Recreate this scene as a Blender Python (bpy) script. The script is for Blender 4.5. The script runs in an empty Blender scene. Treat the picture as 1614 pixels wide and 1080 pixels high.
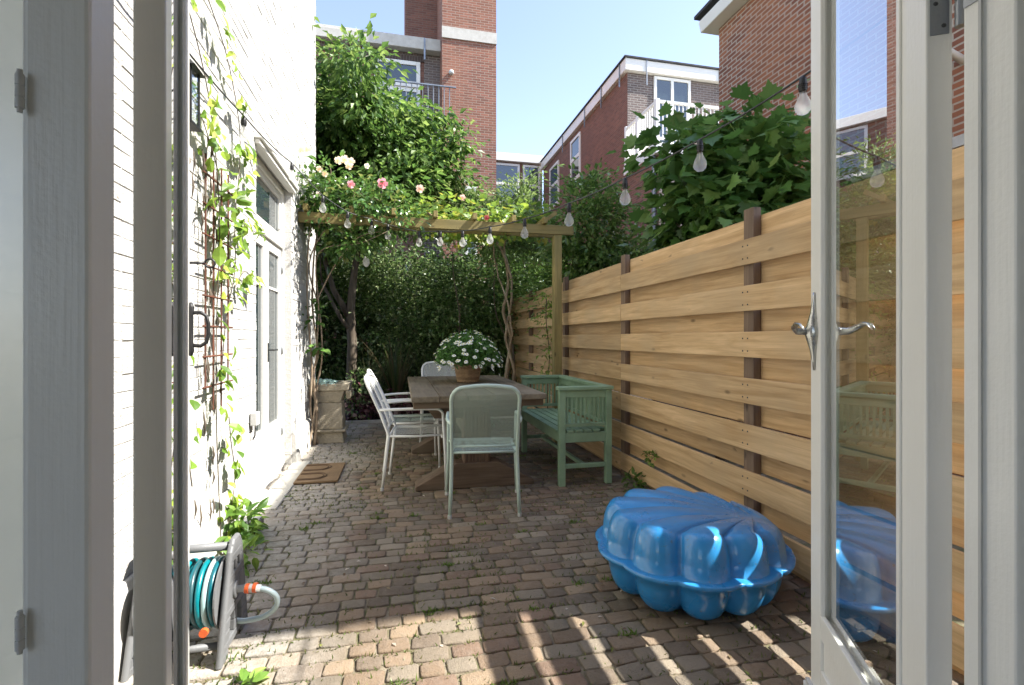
import bpy, math, random
import numpy as np
from mathutils import Vector, Matrix, noise as mnoise
R = math.radians
sc = bpy.context.scene
# ------------------------------------------------------------ camera, world, sun
cd = bpy.data.cameras.new('camera'); cam = bpy.data.objects.new('camera', cd); sc.collection.objects.link(cam)
CAMH = 1.2; YAW = 12.85
cam.location = (0, 0, CAMH); cam.rotation_euler = (R(90), 0, R(-YAW))
cd.sensor_width = 36; cd.lens = 776/1614*36; cd.shift_y = -7/1614; cd.clip_start = 0.02; cd.clip_end = 500
sc.camera = cam
w = bpy.data.worlds.new("World"); sc.world = w; w.use_nodes = True
nt = w.node_tree; sky = nt.nodes.new('ShaderNodeTexSky'); sky.sky_type = 'NISHITA'; sky.sun_disc = False
SUND = Vector((1.0, -0.25, 1.15)).normalized()
sky.sun_elevation = math.asin(SUND.z); sky.sun_rotation = math.atan2(SUND.x, SUND.y)
sky.air_density = 0.9; sky.dust_density = 0.3; sky.ozone_density = 3.0
bg = nt.nodes['Background']; hsv = nt.nodes.new('ShaderNodeHueSaturation'); hsv.inputs['Saturation'].default_value = .92; nt.links.new(sky.outputs[0], hsv.inputs['Color'])
wm = nt.nodes.new('ShaderNodeMix'); wm.data_type = 'RGBA'; wm.blend_type = 'MULTIPLY'; wm.inputs[0].default_value = 1; wm.inputs[7].default_value = (1.06, .93, .88, 1); nt.links.new(hsv.outputs[0], wm.inputs[6]); nt.links.new(wm.outputs[2], bg.inputs[0]); bg.inputs[1].default_value = 0.15
sl = bpy.data.lights.new('sun', 'SUN'); sl.energy = 4.3; sl.angle = R(0.5); sl.color = (1, .955, .88)
so = bpy.data.objects.new('sun', sl); sc.collection.objects.link(so); so.rotation_euler = SUND.to_track_quat('Z', 'Y').to_euler()
so.location = (8, -3, 12)
sc.view_settings.view_transform = 'Standard'; sc.view_settings.look = 'None'; sc.view_settings.exposure = 1.72; sc.view_settings.gamma = 1
sc.render.resolution_x = 1024; sc.render.resolution_y = 685
try:
    sc.cycles.max_bounces = 10; sc.cycles.transparent_max_bounces = 24; sc.cycles.diffuse_bounces = 5
except Exception: pass

# ------------------------------------------------------------ materials
MATS = {}
class NT:
    def __init__(s, name):
        s.m = bpy.data.materials.new(name); s.m.use_nodes = True; s.t = s.m.node_tree; s.n = s.t.nodes; s.b = s.n['Principled BSDF']; s.o = s.n['Material Output']
        MATS[name] = s.m
    def N(s, typ, **k):
        x = s.n.new('ShaderNode'+typ)
        for a, v in k.items(): setattr(x, a, v)
        return x
    def L(s, a, b): s.t.links.new(a, b)
    def coord(s, kind='Object'): return s.N('TexCoord').outputs[kind]
    def mapping(s, src, scale=(1,1,1), loc=(0,0,0)):
        m = s.N('Mapping'); s.L(src, m.inputs[0]); m.inputs['Scale'].default_value = scale; m.inputs['Location'].default_value = loc; return m.outputs[0]
    def noise(s, src, scale, detail=4, rough=.55, dist=0, out=0):
        n = s.N('TexNoise'); s.L(src, n.inputs['Vector']); n.inputs['Scale'].default_value = scale; n.inputs['Detail'].default_value = detail
        n.inputs['Roughness'].default_value = rough; n.inputs['Distortion'].default_value = dist; return n.outputs[out]
    def ramp(s, src, stops, interp='LINEAR'):
        r = s.N('ValToRGB'); s.L(src, r.inputs[0]); r.color_ramp.interpolation = interp; e = r.color_ramp.elements
        while len(e) > 1: e.remove(e[-1])
        e[0].position = stops[0][0]; e[0].color = c4(stops[0][1])
        for p, c in stops[1:]:
            q = e.new(p); q.color = c4(c)
        return r.outputs[0]
    def mix(s, f, a, b, mode='MIX'):
        m = s.N('Mix', data_type='RGBA', blend_type=mode)
        for i, x in ((0, f), (6, a), (7, b)):
            if hasattr(x, 'links'): s.L(x, m.inputs[i])
            elif i == 0: m.inputs[0].default_value = x
            else: m.inputs[i].default_value = c4(x)
        return m.outputs[2]
    def math(s, op, a, b=0.0, clamp=False):
        m = s.N('Math', operation=op); m.use_clamp = clamp
        for i, x in ((0, a), (1, b)):
            if hasattr(x, 'links'): s.L(x, m.inputs[i])
            else: m.inputs[i].default_value = x
        return m.outputs[0]
    def bump(s, h, dist=.002, strength=1.0, normal=None):
        b = s.N('Bump'); s.L(h, b.inputs['Height']); b.inputs['Distance'].default_value = dist; b.inputs['Strength'].default_value = strength
        if normal is not None: s.L(normal, b.inputs['Normal'])
        s.L(b.outputs[0], s.b.inputs['Normal']); return b.outputs[0]
    def col(s, x):
        if hasattr(x, 'links'): s.L(x, s.b.inputs['Base Color'])
        else: s.b.inputs['Base Color'].default_value = c4(x)
    def rough(s, x):
        if hasattr(x, 'links'): s.L(x, s.b.inputs['Roughness'])
        else: s.b.inputs['Roughness'].default_value = x
def c4(c): return (c, c, c, 1) if isinstance(c, (int, float)) else (tuple(c)+(1,))[:4]
def sc_(c, k): return tuple(x*k for x in c)

def m_paint(name, c, rough=.4, dirt=.06, bump=.0004, metal=0):
    t = NT(name); o = t.coord()
    n = t.noise(o, 3.5, 6); n2 = t.noise(o, 90, 3)
    t.col(t.mix(t.ramp(n, [(.35, 0), (.7, 1)]), c, sc_(c, 1-dirt*2)))
    t.rough(t.ramp(n, [(.3, rough-.05), (.7, rough+.12)])); t.bump(t.math('ADD', n2, t.noise(t.mapping(o, (160, 160, 5)), 1, 3)), bump*1.6); t.b.inputs['Metallic'].default_value = metal
    return t.m
def m_wood(name, c1, c2, axis=1, rnd=.18, knots=True, rough=.75, gs=1.0, dirt=None):
    t = NT(name); o = t.coord(); oi = t.N('ObjectInfo')
    v = t.N('VectorMath', operation='ADD'); t.L(o, v.inputs[0])
    cm = t.N('CombineXYZ'); r10 = t.math('MULTIPLY', oi.outputs['Random'], 37.0)
    for i in range(3): t.L(r10, cm.inputs[i])
    t.L(cm.outputs[0], v.inputs[1]); p = v.outputs[0]
    s = [26*gs]*3; s[axis] = 1.6*gs
    g = t.noise(t.mapping(p, tuple(s)), 1.0, 6, .6, .7)
    s2 = [140*gs]*3; s2[axis] = 5*gs
    g2 = t.noise(t.mapping(p, tuple(s2)), 1.0, 3)
    c = t.mix(t.ramp(g, [(.33, 0), (.68, 1)]), c1, c2)
    c = t.mix(t.math('MULTIPLY', t.ramp(g2, [(.45, 0), (.75, 1)]), .28), c, sc_(c2, .6))
    if knots:
        ks = [10.0]*3; ks[axis] = 4.2
        vo = t.N('TexVoronoi'); t.L(t.mapping(p, tuple(ks)), vo.inputs['Vector']); vo.inputs['Scale'].default_value = 1.0
        k = t.math('MULTIPLY', t.ramp(vo.outputs['Distance'], [(.05, 1), (.10, .55), (.15, 0)]), t.math('GREATER_THAN', t.noise(t.mapping(p, tuple(ks)), .45, 2), .5))
        c = t.mix(t.math('MULTIPLY', k, .75), c, sc_(c2, .3))
    if dirt:
        d = t.noise(p, 2.2, 5)
        c = t.mix(t.math('MULTIPLY', t.ramp(d, [(.45, 0), (.7, 1)]), .55), c, dirt)
    br = t.math('ADD', t.math('MULTIPLY', oi.outputs['Random'], rnd*2), 1-rnd)
    hs = t.N('HueSaturation'); t.L(c, hs.inputs['Color']); t.L(br, hs.inputs['Value'])
    t.col(hs.outputs[0]); t.rough(rough); t.bump(t.math('ADD', g2, g), .0015, .5)
    return t.m
def m_leaf(name, trans=.45, rough=.42, gain=1.0):
    t = NT(name); a = t.N('Attribute', attribute_name='Col'); t.n.remove(t.b)
    p = t.N('BsdfPrincipled'); t.b = p
    hs = t.N('HueSaturation'); t.L(a.outputs[0], hs.inputs['Color']); hs.inputs['Value'].default_value = gain
    t.L(hs.outputs[0], p.inputs['Base Color']); p.inputs['Roughness'].default_value = rough
    tr = t.N('BsdfTranslucent'); h2 = t.N('HueSaturation'); t.L(hs.outputs[0], h2.inputs['Color']); h2.inputs['Hue'].default_value = .485; h2.inputs['Saturation'].default_value = 1.0; h2.inputs['Value'].default_value = 1.7
    t.L(h2.outputs[0], tr.inputs[0])
    mx = t.N('MixShader'); mx.inputs[0].default_value = trans; t.L(p.outputs[0], mx.inputs[1]); t.L(tr.outputs[0], mx.inputs[2]); t.L(mx.outputs[0], t.o.inputs[0])
    return t.m
def m_brick(name, c1, c2, mortar, bw=.215, bh=.065, ms=.01, bias=0, stain=None, extra=None, bumpd=.004):
    t = NT(name); g = t.N('NewGeometry'); sp = t.N('SeparateXYZ'); t.L(g.outputs['Position'], sp.inputs[0])
    sn = t.N('SeparateXYZ'); t.L(g.outputs['True Normal'], sn.inputs[0])
    f = t.math('GREATER_THAN', t.math('ABSOLUTE', sn.outputs[0]), .5)
    h = t.math('ADD', t.math('MULTIPLY', sp.outputs[1], f), t.math('MULTIPLY', sp.outputs[0], t.math('SUBTRACT', 1.0, f)))
    cb = t.N('CombineXYZ'); t.L(h, cb.inputs[0]); t.L(sp.outputs[2], cb.inputs[1])
    wob = t.noise(cb.outputs[0], 9.0, 2, out=1)
    va = t.N('VectorMath', operation='MULTIPLY_ADD'); t.L(wob, va.inputs[0]); va.inputs[1].default_value = (.008, .008, 0); t.L(cb.outputs[0], va.inputs[2])
    b = t.N('TexBrick'); t.L(va.outputs[0], b.inputs['Vector']); b.inputs['Scale'].default_value = 1.0; b.offset = .5
    b.inputs['Brick Width'].default_value = bw; b.inputs['Row Height'].default_value = bh; b.inputs['Mortar Size'].default_value = ms; b.inputs['Mortar Smooth'].default_value = .3
    b.inputs['Bias'].default_value = bias; b.inputs['Color1'].default_value = c4(c1); b.inputs['Color2'].default_value = c4(c2); b.inputs['Mortar'].default_value = c4(mortar)
    c = b.outputs['Color']
    # a second, coarser-keyed per-brick variation
    b2 = t.N('TexBrick'); t.L(t.mapping(va.outputs[0], (1, 1, 1), (bw*14, bh*26, 0)), b2.inputs['Vector']); b2.inputs['Scale'].default_value = 1.0
    for k, v in (('Brick Width', bw), ('Row Height', bh), ('Mortar Size', 0.0), ('Bias', -.55)): b2.inputs[k].default_value = v
    b2.inputs['Color1'].default_value = (0, 0, 0, 1); b2.inputs['Color2'].default_value = (1, 1, 1, 1)
    dk = t.math('MULTIPLY', t.math('MULTIPLY', b2.outputs['Color'], t.math('SUBTRACT', 1.0, b.outputs['Fac'])), .6)
    c = t.mix(dk, c, extra or sc_(c1, .35))
    n = t.noise(g.outputs['Position'], .8, 6, .6)
    c = t.mix(t.math('MULTIPLY', t.ramp(n, [(.4, 0), (.7, 1)]), .45), c, stain or sc_(c1, .6))
    t.col(c); t.rough(.9); n3 = t.noise(g.outputs['Position'], 120, 3)
    t.bump(t.math('ADD', t.math('MULTIPLY', t.math('SUBTRACT', 1.0, b.outputs['Fac']), 1.0), t.math('MULTIPLY', n3, .25)), bumpd, .8)
    return t.m
def m_glass(name, ior=1.5, tint=(.96, .985, .975), rough=.0, panes=6):
    t = NT(name); t.n.remove(t.b); tr = t.N('BsdfTransparent'); tr.inputs[0].default_value = c4(tint)
    gl = t.N('BsdfGlossy'); gl.inputs['Roughness'].default_value = rough; fr = t.N('Fresnel'); fr.inputs[0].default_value = ior
    ge = t.N('NewGeometry'); ff = t.math('MULTIPLY', t.math('SUBTRACT', 1.0, t.math('POWER', t.math('SUBTRACT', 1.0, fr.outputs[0]), float(panes))), t.math('SUBTRACT', 1.0, ge.outputs['Backfacing']))
    mx = t.N('MixShader'); t.L(ff, mx.inputs[0]); t.L(tr.outputs[0], mx.inputs[1]); t.L(gl.outputs[0], mx.inputs[2]); t.L(mx.outputs[0], t.o.inputs[0]); return t.m
def m_darkglass(name, c=(.03, .045, .05)):
    t = NT(name); t.col(c); t.rough(.03); t.b.inputs['IOR'].default_value = 2.0; return t.m
def m_mesh(name, c, scale=150, thr=.42):
    # perforated sheet metal: round holes cut by a regular grid
    t = NT(name); o = t.coord('UV'); vo = t.N('TexVoronoi'); vo.inputs['Randomness'].default_value = 0.0; vo.inputs['Scale'].default_value = scale
    t.L(o, vo.inputs['Vector']); vo.voronoi_dimensions = '2D'
    k = t.math('LESS_THAN', vo.outputs['Distance'], thr)
    t.col(c); t.rough(.4); tr = t.N('BsdfTransparent'); mx = t.N('MixShader'); t.L(k, mx.inputs[0]); t.L(t.b.outputs[0], mx.inputs[1]); t.L(tr.outputs[0], mx.inputs[2]); t.L(mx.outputs[0], t.o.inputs[0]); return t.m

# ------------------------------------------------------------ geometry helpers
class MB:
    def __init__(s): s.v = []; s.f = []; s.c = []; s.uv = None
    def add(s, vs, fs, col=None):
        b = len(s.v); s.v += [tuple(x) for x in vs]; s.f += [tuple(b+i for i in q) for q in fs]
        s.c += [col or (1, 1, 1)]*len(vs); return s
    def box(s, x0, x1, y0, y1, z0, z1, M=None, col=None):
        vs = [(x, y, z) for z in (z0, z1) for y in (y0, y1) for x in (x0, x1)]
        if M is not None: vs = [M @ Vector(v) for v in vs]
        fs = [(0, 2, 3, 1), (4, 5, 7, 6), (0, 1, 5, 4), (2, 6, 7, 3), (0, 4, 6, 2), (1, 3, 7, 5)]
        return s.add(vs, [f[::-1] for f in fs] if M is not None and M.determinant() < 0 else fs, col)
    def tube(s, pts, r, n=8, closed=False, caps=True, col=None):
        pts = [Vector(p) for p in pts]; k = len(pts); rs = r if isinstance(r, (list, tuple)) else [r]*k
        vs = []; up = None
        for i, p in enumerate(pts):
            if closed: d = pts[(i+1) % k]-pts[i-1]
            else: d = pts[min(i+1, k-1)]-pts[max(i-1, 0)]
            if d.length < 1e-9: d = Vector((0, 0, 1))
            d.normalize()
            if up is None: up = Vector((0, 0, 1)) if abs(d.z) < .9 else Vector((1, 0, 0))
            a = up-d*up.dot(d)
            if a.length < 1e-4: a = d.orthogonal()
            a.normalize(); up = a; b = d.cross(a)
            for j in range(n):
                t = 2*math.pi*j/n; vs.append(p+(a*math.cos(t)+b*math.sin(t))*rs[i])
        fs = []
        for i in range(k if closed else k-1):
            i2 = (i+1) % k
            for j in range(n): fs.append((i*n+j, i*n+(j+1) % n, i2*n+(j+1) % n, i2*n+j))
        if caps and not closed: fs += [tuple(range(n))[::-1], tuple((k-1)*n+j for j in range(n))]
        return s.add(vs, fs, col)
    def lathe(s, prof, c=(0, 0, 0), n=20, cap=True, M=None, col=None):
        vs = []
        for r, z in prof:
            for j in range(n):
                t = 2*math.pi*j/n; vs.append(Vector((r*math.cos(t), r*math.sin(t), z)))
        if M is not None: vs = [M @ v for v in vs]
        vs = [v+Vector(c) for v in vs]; fs = []
        for i in range(len(prof)-1):
            for j in range(n): fs.append((i*n+j, i*n+(j+1) % n, (i+1)*n+(j+1) % n, (i+1)*n+j))
        if cap: fs += [tuple(range(n))[::-1], tuple((len(prof)-1)*n+j for j in range(n))]
        return s.add(vs, fs, col)
    def prism(s, poly, a0, a1, axis='x', col=None):
        k = len(poly)
        def P(u, v, a): return {'x': (a, u, v), 'y': (u, a, v), 'z': (u, v, a)}[axis]
        vs = [P(u, v, a0) for u, v in poly]+[P(u, v, a1) for u, v in poly]
        return s.add(vs, [tuple(range(k))[::-1], tuple(range(k, 2*k))]+[(i, (i+1) % k, k+(i+1) % k, k+i) for i in range(k)], col)
    def grid(s, F, nu, nv, col=None, wrap=False):
        vs = [F(i/nu, j/nv) for i in range(nu+(0 if wrap else 1)) for j in range(nv+1)]
        fs = []
        for i in range(nu):
            i2 = (i+1) % nu if wrap else i+1
            for j in range(nv): fs.append((i*(nv+1)+j, i2*(nv+1)+j, i2*(nv+1)+j+1, i*(nv+1)+j+1))
        return s.add(vs, fs, col)
    def panel(s, P00, P10, P11, P01, nu=10, nv=10, disp=None):
        # bilinear sheet with UVs in metres, for perforated sheets
        P = [Vector(p) for p in (P00, P10, P11, P01)]; uvs = []
        vs = []
        for i in range(nu+1):
            for j in range(nv+1):
                u, v = i/nu, j/nv; p = P[0]*(1-u)*(1-v)+P[1]*u*(1-v)+P[2]*u*v+P[3]*(1-u)*v
                if disp: p = p+Vector(disp(u, v))
                vs.append(p); uvs.append((u*(P[1]-P[0]).length, v*(P[3]-P[0]).length))
        fs = [(i*(nv+1)+j, (i+1)*(nv+1)+j, (i+1)*(nv+1)+j+1, i*(nv+1)+j+1) for i in range(nu) for j in range(nv)]
        b = len(s.v); s.add(vs, fs)
        s.uv = (s.uv or [(0, 0)]*b)+uvs; return s
BASE = {}
def make(name, mb, mat, parent=None, smooth=False, bevel=0, base=(0, 0, 0), segs=2, local=False, sub=0, auto=None):
    if parent is not None: base = (0, 0, 0) if local else BASE.get(parent.name, (0, 0, 0))
    me = bpy.data.meshes.new(name)
    v = np.array(mb.v, dtype=float)-np.array(base) if mb.v else np.zeros((0, 3))
    me.from_pydata(v.tolist(), [], mb.f); me.update()
    ca = me.color_attributes.new('Col', 'FLOAT_COLOR', 'POINT')
    cc = np.ones((len(mb.v), 4), dtype=np.float32); cc[:, :3] = np.array(mb.c, dtype=np.float32); ca.data.foreach_set('color', cc.ravel())
    if mb.uv:
        uvl = me.uv_layers.new(name='UVMap'); uv = np.array(mb.uv, dtype=np.float32)
        idx = np.empty(len(me.loops), dtype=np.int32); me.loops.foreach_get('vertex_index', idx)
        uvl.data.foreach_set('uv', uv[idx].ravel())
    if smooth: me.polygons.foreach_set('use_smooth', [True]*len(me.polygons))
    o = bpy.data.objects.new(name, me); sc.collection.objects.link(o)
    me.materials.append(MATS[mat] if isinstance(mat, str) else mat)
    if parent is not None: o.parent = parent; BASE[o.name] = BASE.get(parent.name, (0, 0, 0)) if not local else (0, 0, 0)
    else: o.location = base; BASE[o.name] = tuple(base)
    if bevel:
        m = o.modifiers.new('bevel', 'BEVEL'); m.width = bevel; m.segments = segs; m.limit_method = 'ANGLE'; m.angle_limit = R(40)
    if sub:
        m = o.modifiers.new('sub', 'SUBSURF'); m.levels = sub; m.render_levels = sub
    if auto: me.polygons.foreach_set('use_smooth', [True]*len(me.polygons)); me.set_sharp_from_angle(angle=R(auto))
    return o
def tag(o, label=None, cat=None, group=None, kind=None):
    if label: o['label'] = label
    if cat: o['category'] = cat
    if group: o['group'] = group
    if kind: o['kind'] = kind
    return o
def thing(name, label, cat, loc=(0, 0, 0), rz=0, group=None, local=False):
    o = bpy.data.objects.new(name, None); sc.collection.objects.link(o); o.location = loc; o.rotation_euler = (0, 0, rz); o.empty_display_size = .1
    BASE[o.name] = (0, 0, 0) if local else tuple(loc)
    return tag(o, label, cat, group)
def copy_tree(o, parent=None):
    c = o.copy(); sc.collection.objects.link(c)
    if parent is not None: c.parent = parent
    for ch in list(o.children): copy_tree(ch, c)
    return c
# ------------------------------------------------------------ foliage helpers
def tmpl_simple(): return np.array([(0, 0, 0), (.45, -.5, .1), (1, 0, -.08), (.45, .5, .1)], float), [(0, 1, 2), (0, 2, 3)]
def tmpl_oval():
    return np.array([(0, 0, 0), (.18, -.36, .06), (.5, -.5, .09), (.8, -.28, 0), (1, 0, -.12), (.8, .28, 0), (.5, .5, .09), (.18, .36, .06), (.5, 0, 0)], float), \
        [(0, 1, 2, 8), (8, 2, 3, 4), (0, 8, 6, 7), (8, 4, 5, 6)]
def tmpl_maple():
    a = [(0, 0), (-.05, -.33), (.12, -.52), (.2, -.36), (.42, -.56), (.5, -.3), (.68, -.3), (.66, -.16), (1, 0), (.66, .16), (.68, .3), (.5, .3), (.42, .56), (.2, .36), (.12, .52), (-.05, .33)]
    v = [(x, y, .12*abs(y)-.1*x*x) for x, y in a]+[(.3, 0, -.01)]; k = len(a)
    return np.array(v, float), [(i, (i+1) % k, k) for i in range(k)]
def tmpl_compound():
    # a spray of pointed leaflets along a stalk
    V = []; F = []
    for x, s in ((.05, -1), (.05, 1), (.35, -1), (.35, 1), (.62, 0)):
        L = .38; an = s*.9; c, sn = math.cos(an), math.sin(an); b = len(V)
        for (p, q, r) in ((0, 0, 0), (.45*L, -.13, .03), (L, 0, -.05), (.45*L, .13, .03)): V.append((x+p*c-q*sn, p*sn+q*c, r))
        F += [(b, b+1, b+2), (b, b+2, b+3)]
    return np.array(V, float), F
TM = {'simple': tmpl_simple(), 'oval': tmpl_oval(), 'maple': tmpl_maple(), 'spray': tmpl_compound()}
def unit(a): return a/np.maximum(np.linalg.norm(a, axis=1, keepdims=True), 1e-9)
def leaves(mb, P, D, N, L, W, C, tm='simple'):
    T, F = TM[tm]; D = unit(D); S = unit(np.cross(N, D)); N = np.cross(D, S); k = len(T); n = len(P)
    V = P[:, None, :]+T[None, :, 0, None]*(D*L[:, None])[:, None, :]+T[None, :, 1, None]*(S*W[:, None])[:, None, :]+T[None, :, 2, None]*(N*L[:, None])[:, None, :]
    b = len(mb.v); mb.v += [tuple(x) for x in V.reshape(-1, 3).tolist()]
    for i in range(n):
        o = b+i*k; mb.f += [tuple(o+j for j in f) for f in F]
    mb.c += [tuple(x) for x in np.repeat(C, k, axis=0).tolist()]
def palette(rng, n, cols, w=None, jit=.18):
    cols = np.array(cols, float); i = rng.choice(len(cols), n, p=w); c = cols[i]*(1+rng.uniform(-jit, jit, (n, 1))); return np.clip(c, 0, 1)
def crown_pts(rng, blobs, n, shell=2.6, gap=.0, gs=1.2, seed=0, clump=0, cr=.3):
    if clump:
        sub = crown_pts(rng, blobs, clump, 1.7, seed=seed); blobs = [(*(q[:3]), cr*s, cr*s, cr*s*.62, 1) for q in sub for s in (rng.uniform(.7, 1.25),)]
    w = np.array([b[3]*b[4]*b[5] for b in blobs])**.8; w /= w.sum(); out = []
    while len(out) < n:
        b = blobs[rng.choice(len(blobs), p=w)]; d = rng.normal(size=3); d /= np.linalg.norm(d); r = rng.random()**(1/shell)
        p = np.array(b[:3])+d*r*np.array(b[3:6])*(1+.22*mnoise.noise(Vector(d*2.3+seed)))
        if gap and mnoise.noise(Vector(p*gs+seed*7.7)) < -1+gap*2-.35*0: 
            if rng.random() < .93: continue
        out.append(np.concatenate([p, d]))
    return np.array(out)
def foliage(rng, mb, cp, per, size, spread, cols, w=None, tm='simple', droop=.3, wl=.5, flat=.5, updir=0.0, cvar=.2, sizevar=.35):
    nC = len(cp); P = np.repeat(cp[:, :3], per, 0); O = np.repeat(cp[:, 3:6], per, 0); n = len(P)
    off = rng.normal(size=(n, 3))*spread; off[:, 2] *= flat; off += O*np.abs(off[:, :1])*.5
    P = P+off
    D = off/spread*.6+O*.6+rng.normal(size=(n, 3))*.45; D[:, 2] += updir-droop
    N = np.zeros((n, 3)); N[:, 2] = 1.0; N += O*.5+rng.normal(size=(n, 3))*.42
    L = size*(1+rng.uniform(-sizevar, sizevar, n)); C = palette(rng, n, cols, w)
    C *= np.repeat(1+rng.uniform(-cvar, cvar, (nC, 1)), per, 0)
    leaves(mb, P, D, N, L, L*wl, np.clip(C, 0, 1), tm)
def branch_path(rng, a, b, k=6, wob=.08, sag=0):
    a = np.array(a, float); b = np.array(b, float); L = np.linalg.norm(b-a); pts = []
    o = rng.normal(size=3)*wob*L; o2 = rng.normal(size=3)*wob*.6*L
    for i in range(k+1):
        t = i/k; p = a*(1-t)+b*t+o*math.sin(math.pi*t)+o2*math.sin(2*math.pi*t)*.5; p[2] += sag*math.sin(math.pi*t)*L; pts.append(p)
    return pts
def branches(rng, mb, trunk, targets, r0=.03, r1=.004, n=6, wob=.1, minz=None):
    nodes = [(np.array(p, float), r) for p, r in trunk]
    tg = sorted([np.array(t, float) for t in targets], key=lambda t: min(np.linalg.norm(t-q[0]) for q in nodes))
    for t in tg:
        best = min(nodes, key=lambda q: np.linalg.norm(t-q[0])+(.9 if q[0][2] > t[2] else 0))
        ra = min(best[1]*.7, r0); pts = branch_path(rng, best[0], t, 6, wob, .06)
        rr = [ra+(r1-ra)*(i/6) for i in range(7)]; mb.tube(pts, rr, n)
        for i in (2, 4, 5): nodes.append((pts[i], rr[i]))
def tree(name, label, cat, base, trunkpts, blobs, nclus, per, size, spread, cols, leafmat='leaf', bark='bark', seed=1, group=None, nb=30, tm='simple', droop=.3, wl=.5, flat=.5, w=None, gap=0.0, gs=1.2, shell=2.6, updir=0, cvar=.2, brad=.03, extra_trunks=(), clump=0, cr=.3):
    rng = np.random.default_rng(seed); t = thing(name, label, cat, base, group=group)
    cp = crown_pts(rng, blobs, nclus, shell, gap, gs, seed, clump, cr); f = MB(); foliage(rng, f, cp, per, size, spread, cols, w, tm, droop, wl, flat, updir, cvar)
    make('crown' if cat == 'tree' else 'foliage', f, leafmat, t)
    b = MB()
    for tp in [trunkpts, *extra_trunks]:
        b.tube([p for p, r in tp], [r for p, r in tp], 10)
    allp = [q for tp in [trunkpts, *extra_trunks] for q in tp]
    idx = rng.choice(len(cp), min(nb, len(cp)), replace=False); branches(rng, b, allp[len(allp)//3:], cp[idx, :3]*.92+np.array(allp[-1][0])*.08, brad)
    make('trunk' if cat == 'tree' else 'stems', b, bark, t, smooth=True)
    return t

# ------------------------------------------------------------ material library
m_leaf('leaf', .38, .42); m_leaf('leaf_gloss', .28, .28); m_leaf('petal', .5, .6)
t = NT('bark'); o = t.coord(); n = t.noise(t.mapping(o, (14, 14, 3)), 1, 6, .65); t.col(t.ramp(n, [(.3, (.035, .025, .017)), (.55, (.11, .085, .06)), (.75, (.2, .17, .13))])); t.rough(.9); t.bump(n, .01)
t = NT('pale_bark'); o = t.coord(); n = t.noise(t.mapping(o, (18, 18, 4)), 1, 6, .65); t.col(t.ramp(n, [(.3, (.16, .11, .07)), (.55, (.38, .29, .2)), (.75, (.55, .47, .36))])); t.rough(.85); t.bump(n, .008)
m_paint('white_paint', (.80, .785, .73), .35, .03); m_paint('white_metal', (.78, .79, .77), .35, .05)
m_paint('grey_paint', (.50, .50, .48), .45, .05); m_paint('interior_wall', (.68, .63, .54), .8, .03)
m_paint('mint_metal', (.55, .68, .61), .38, .08); m_paint('green_paint', (.285, .43, .28), .5, .2, .001); m_paint('black_iron', (.012, .012, .013), .45, .1)
m_paint('grey_plastic', (.17, .175, .18), .45, .12); m_paint('zinc', (.33, .35, .37), .35, .25, metal=.6); m_paint('chrome', (.55, .55, .53), .22, .1, metal=.95); m_paint('light_plastic', (.6, .6, .58), .5, .08)
m_paint('orange_plastic', (.75, .13, .03), .4, .05); m_paint('dark_metal', (.035, .038, .04), .4, .2); m_paint('asphalt_roof', (.05, .05, .052), .9, .2)
m_wood('pine', (.66, .46, .25), (.42, .265, .12), 1, .19, dirt=(.44, .33, .2)); m_wood('post_wood', (.22, .15, .10), (.12, .08, .055), 2, .2)
m_wood('green_pine', (.30, .235, .085), (.19, .15, .05), 0, .1, dirt=(.16, .15, .06)); m_wood('green_pine_v', (.34, .265, .10), (.2, .16, .055), 2, .1, dirt=(.16, .15, .06)); m_wood('green_pine_y', (.30, .235, .085), (.19, .15, .05), 1, .1)
m_wood('old_wood', (.21, .165, .105), (.085, .062, .036), 1, .1, dirt=(.27, .235, .18)); m_wood('old_wood_v', (.19, .12, .075), (.08, .045, .028), 2, .1, dirt=(.22, .18, .14)); m_wood('old_wood_x', (.19, .13, .085), (.08, .05, .03), 0, .1, dirt=(.2, .17, .13))
m_wood('rust_bar', (.16, .05, .025), (.07, .025, .015), 2, .1, knots=False)
m_glass('door_glass', 1.5); m_darkglass('window_glass'); m_glass('lamp_glass', 1.5, (.95, .97, .98), panes=2)
m_brick('red_brick', (.34, .125, .062), (.20, .075, .045), (.42, .36, .29), .215, .066, .011, .1, stain=(.42, .17, .07), extra=(.07, .035, .03))
m_brick('brown_brick', (.26, .115, .08), (.17, .075, .055), (.22, .165, .13), .21, .062, .008, 0, stain=(.16, .085, .065), extra=(.06, .04, .035))
m_brick('grey_brick', (.17, .125, .11), (.105, .08, .075), (.27, .245, .22), .21, .066, .012, 0, stain=(.2, .16, .14), extra=(.04, .035, .035), bumpd=.008)
m_brick('tower_brick', (.30, .12, .08), (.19, .075, .05), (.30, .24, .19), .21, .062, .008, .1, stain=(.33, .15, .085), extra=(.08, .045, .035))
m_brick('dark_brick', (.1, .07, .06), (.07, .05, .045), (.14, .12, .11), .07, .5, .01, 0)
m_mesh('mint_mesh', (.50, .64, .56)); m_mesh('white_mesh', (.75, .77, .74))
# soft blue moulded plastic
t = NT('blue_plastic'); o = t.coord(); n = t.noise(o, 5, 5); n2 = t.noise(o, 160, 3); sp = t.noise(t.mapping(o, (60, 60, 60)), 1, 2)
t.col(t.mix(t.math('MULTIPLY', t.ramp(sp, [(.66, 0), (.72, 1)]), .5), t.mix(t.ramp(n, [(.35, 0), (.7, .5)]), (.022, .235, .56), (.04, .285, .58)), (.11, .13, .13))); t.rough(t.ramp(n, [(.3, .20), (.7, .42)])); t.bump(n2, .0006); t.b.inputs['Coat Weight'].default_value = .6
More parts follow.
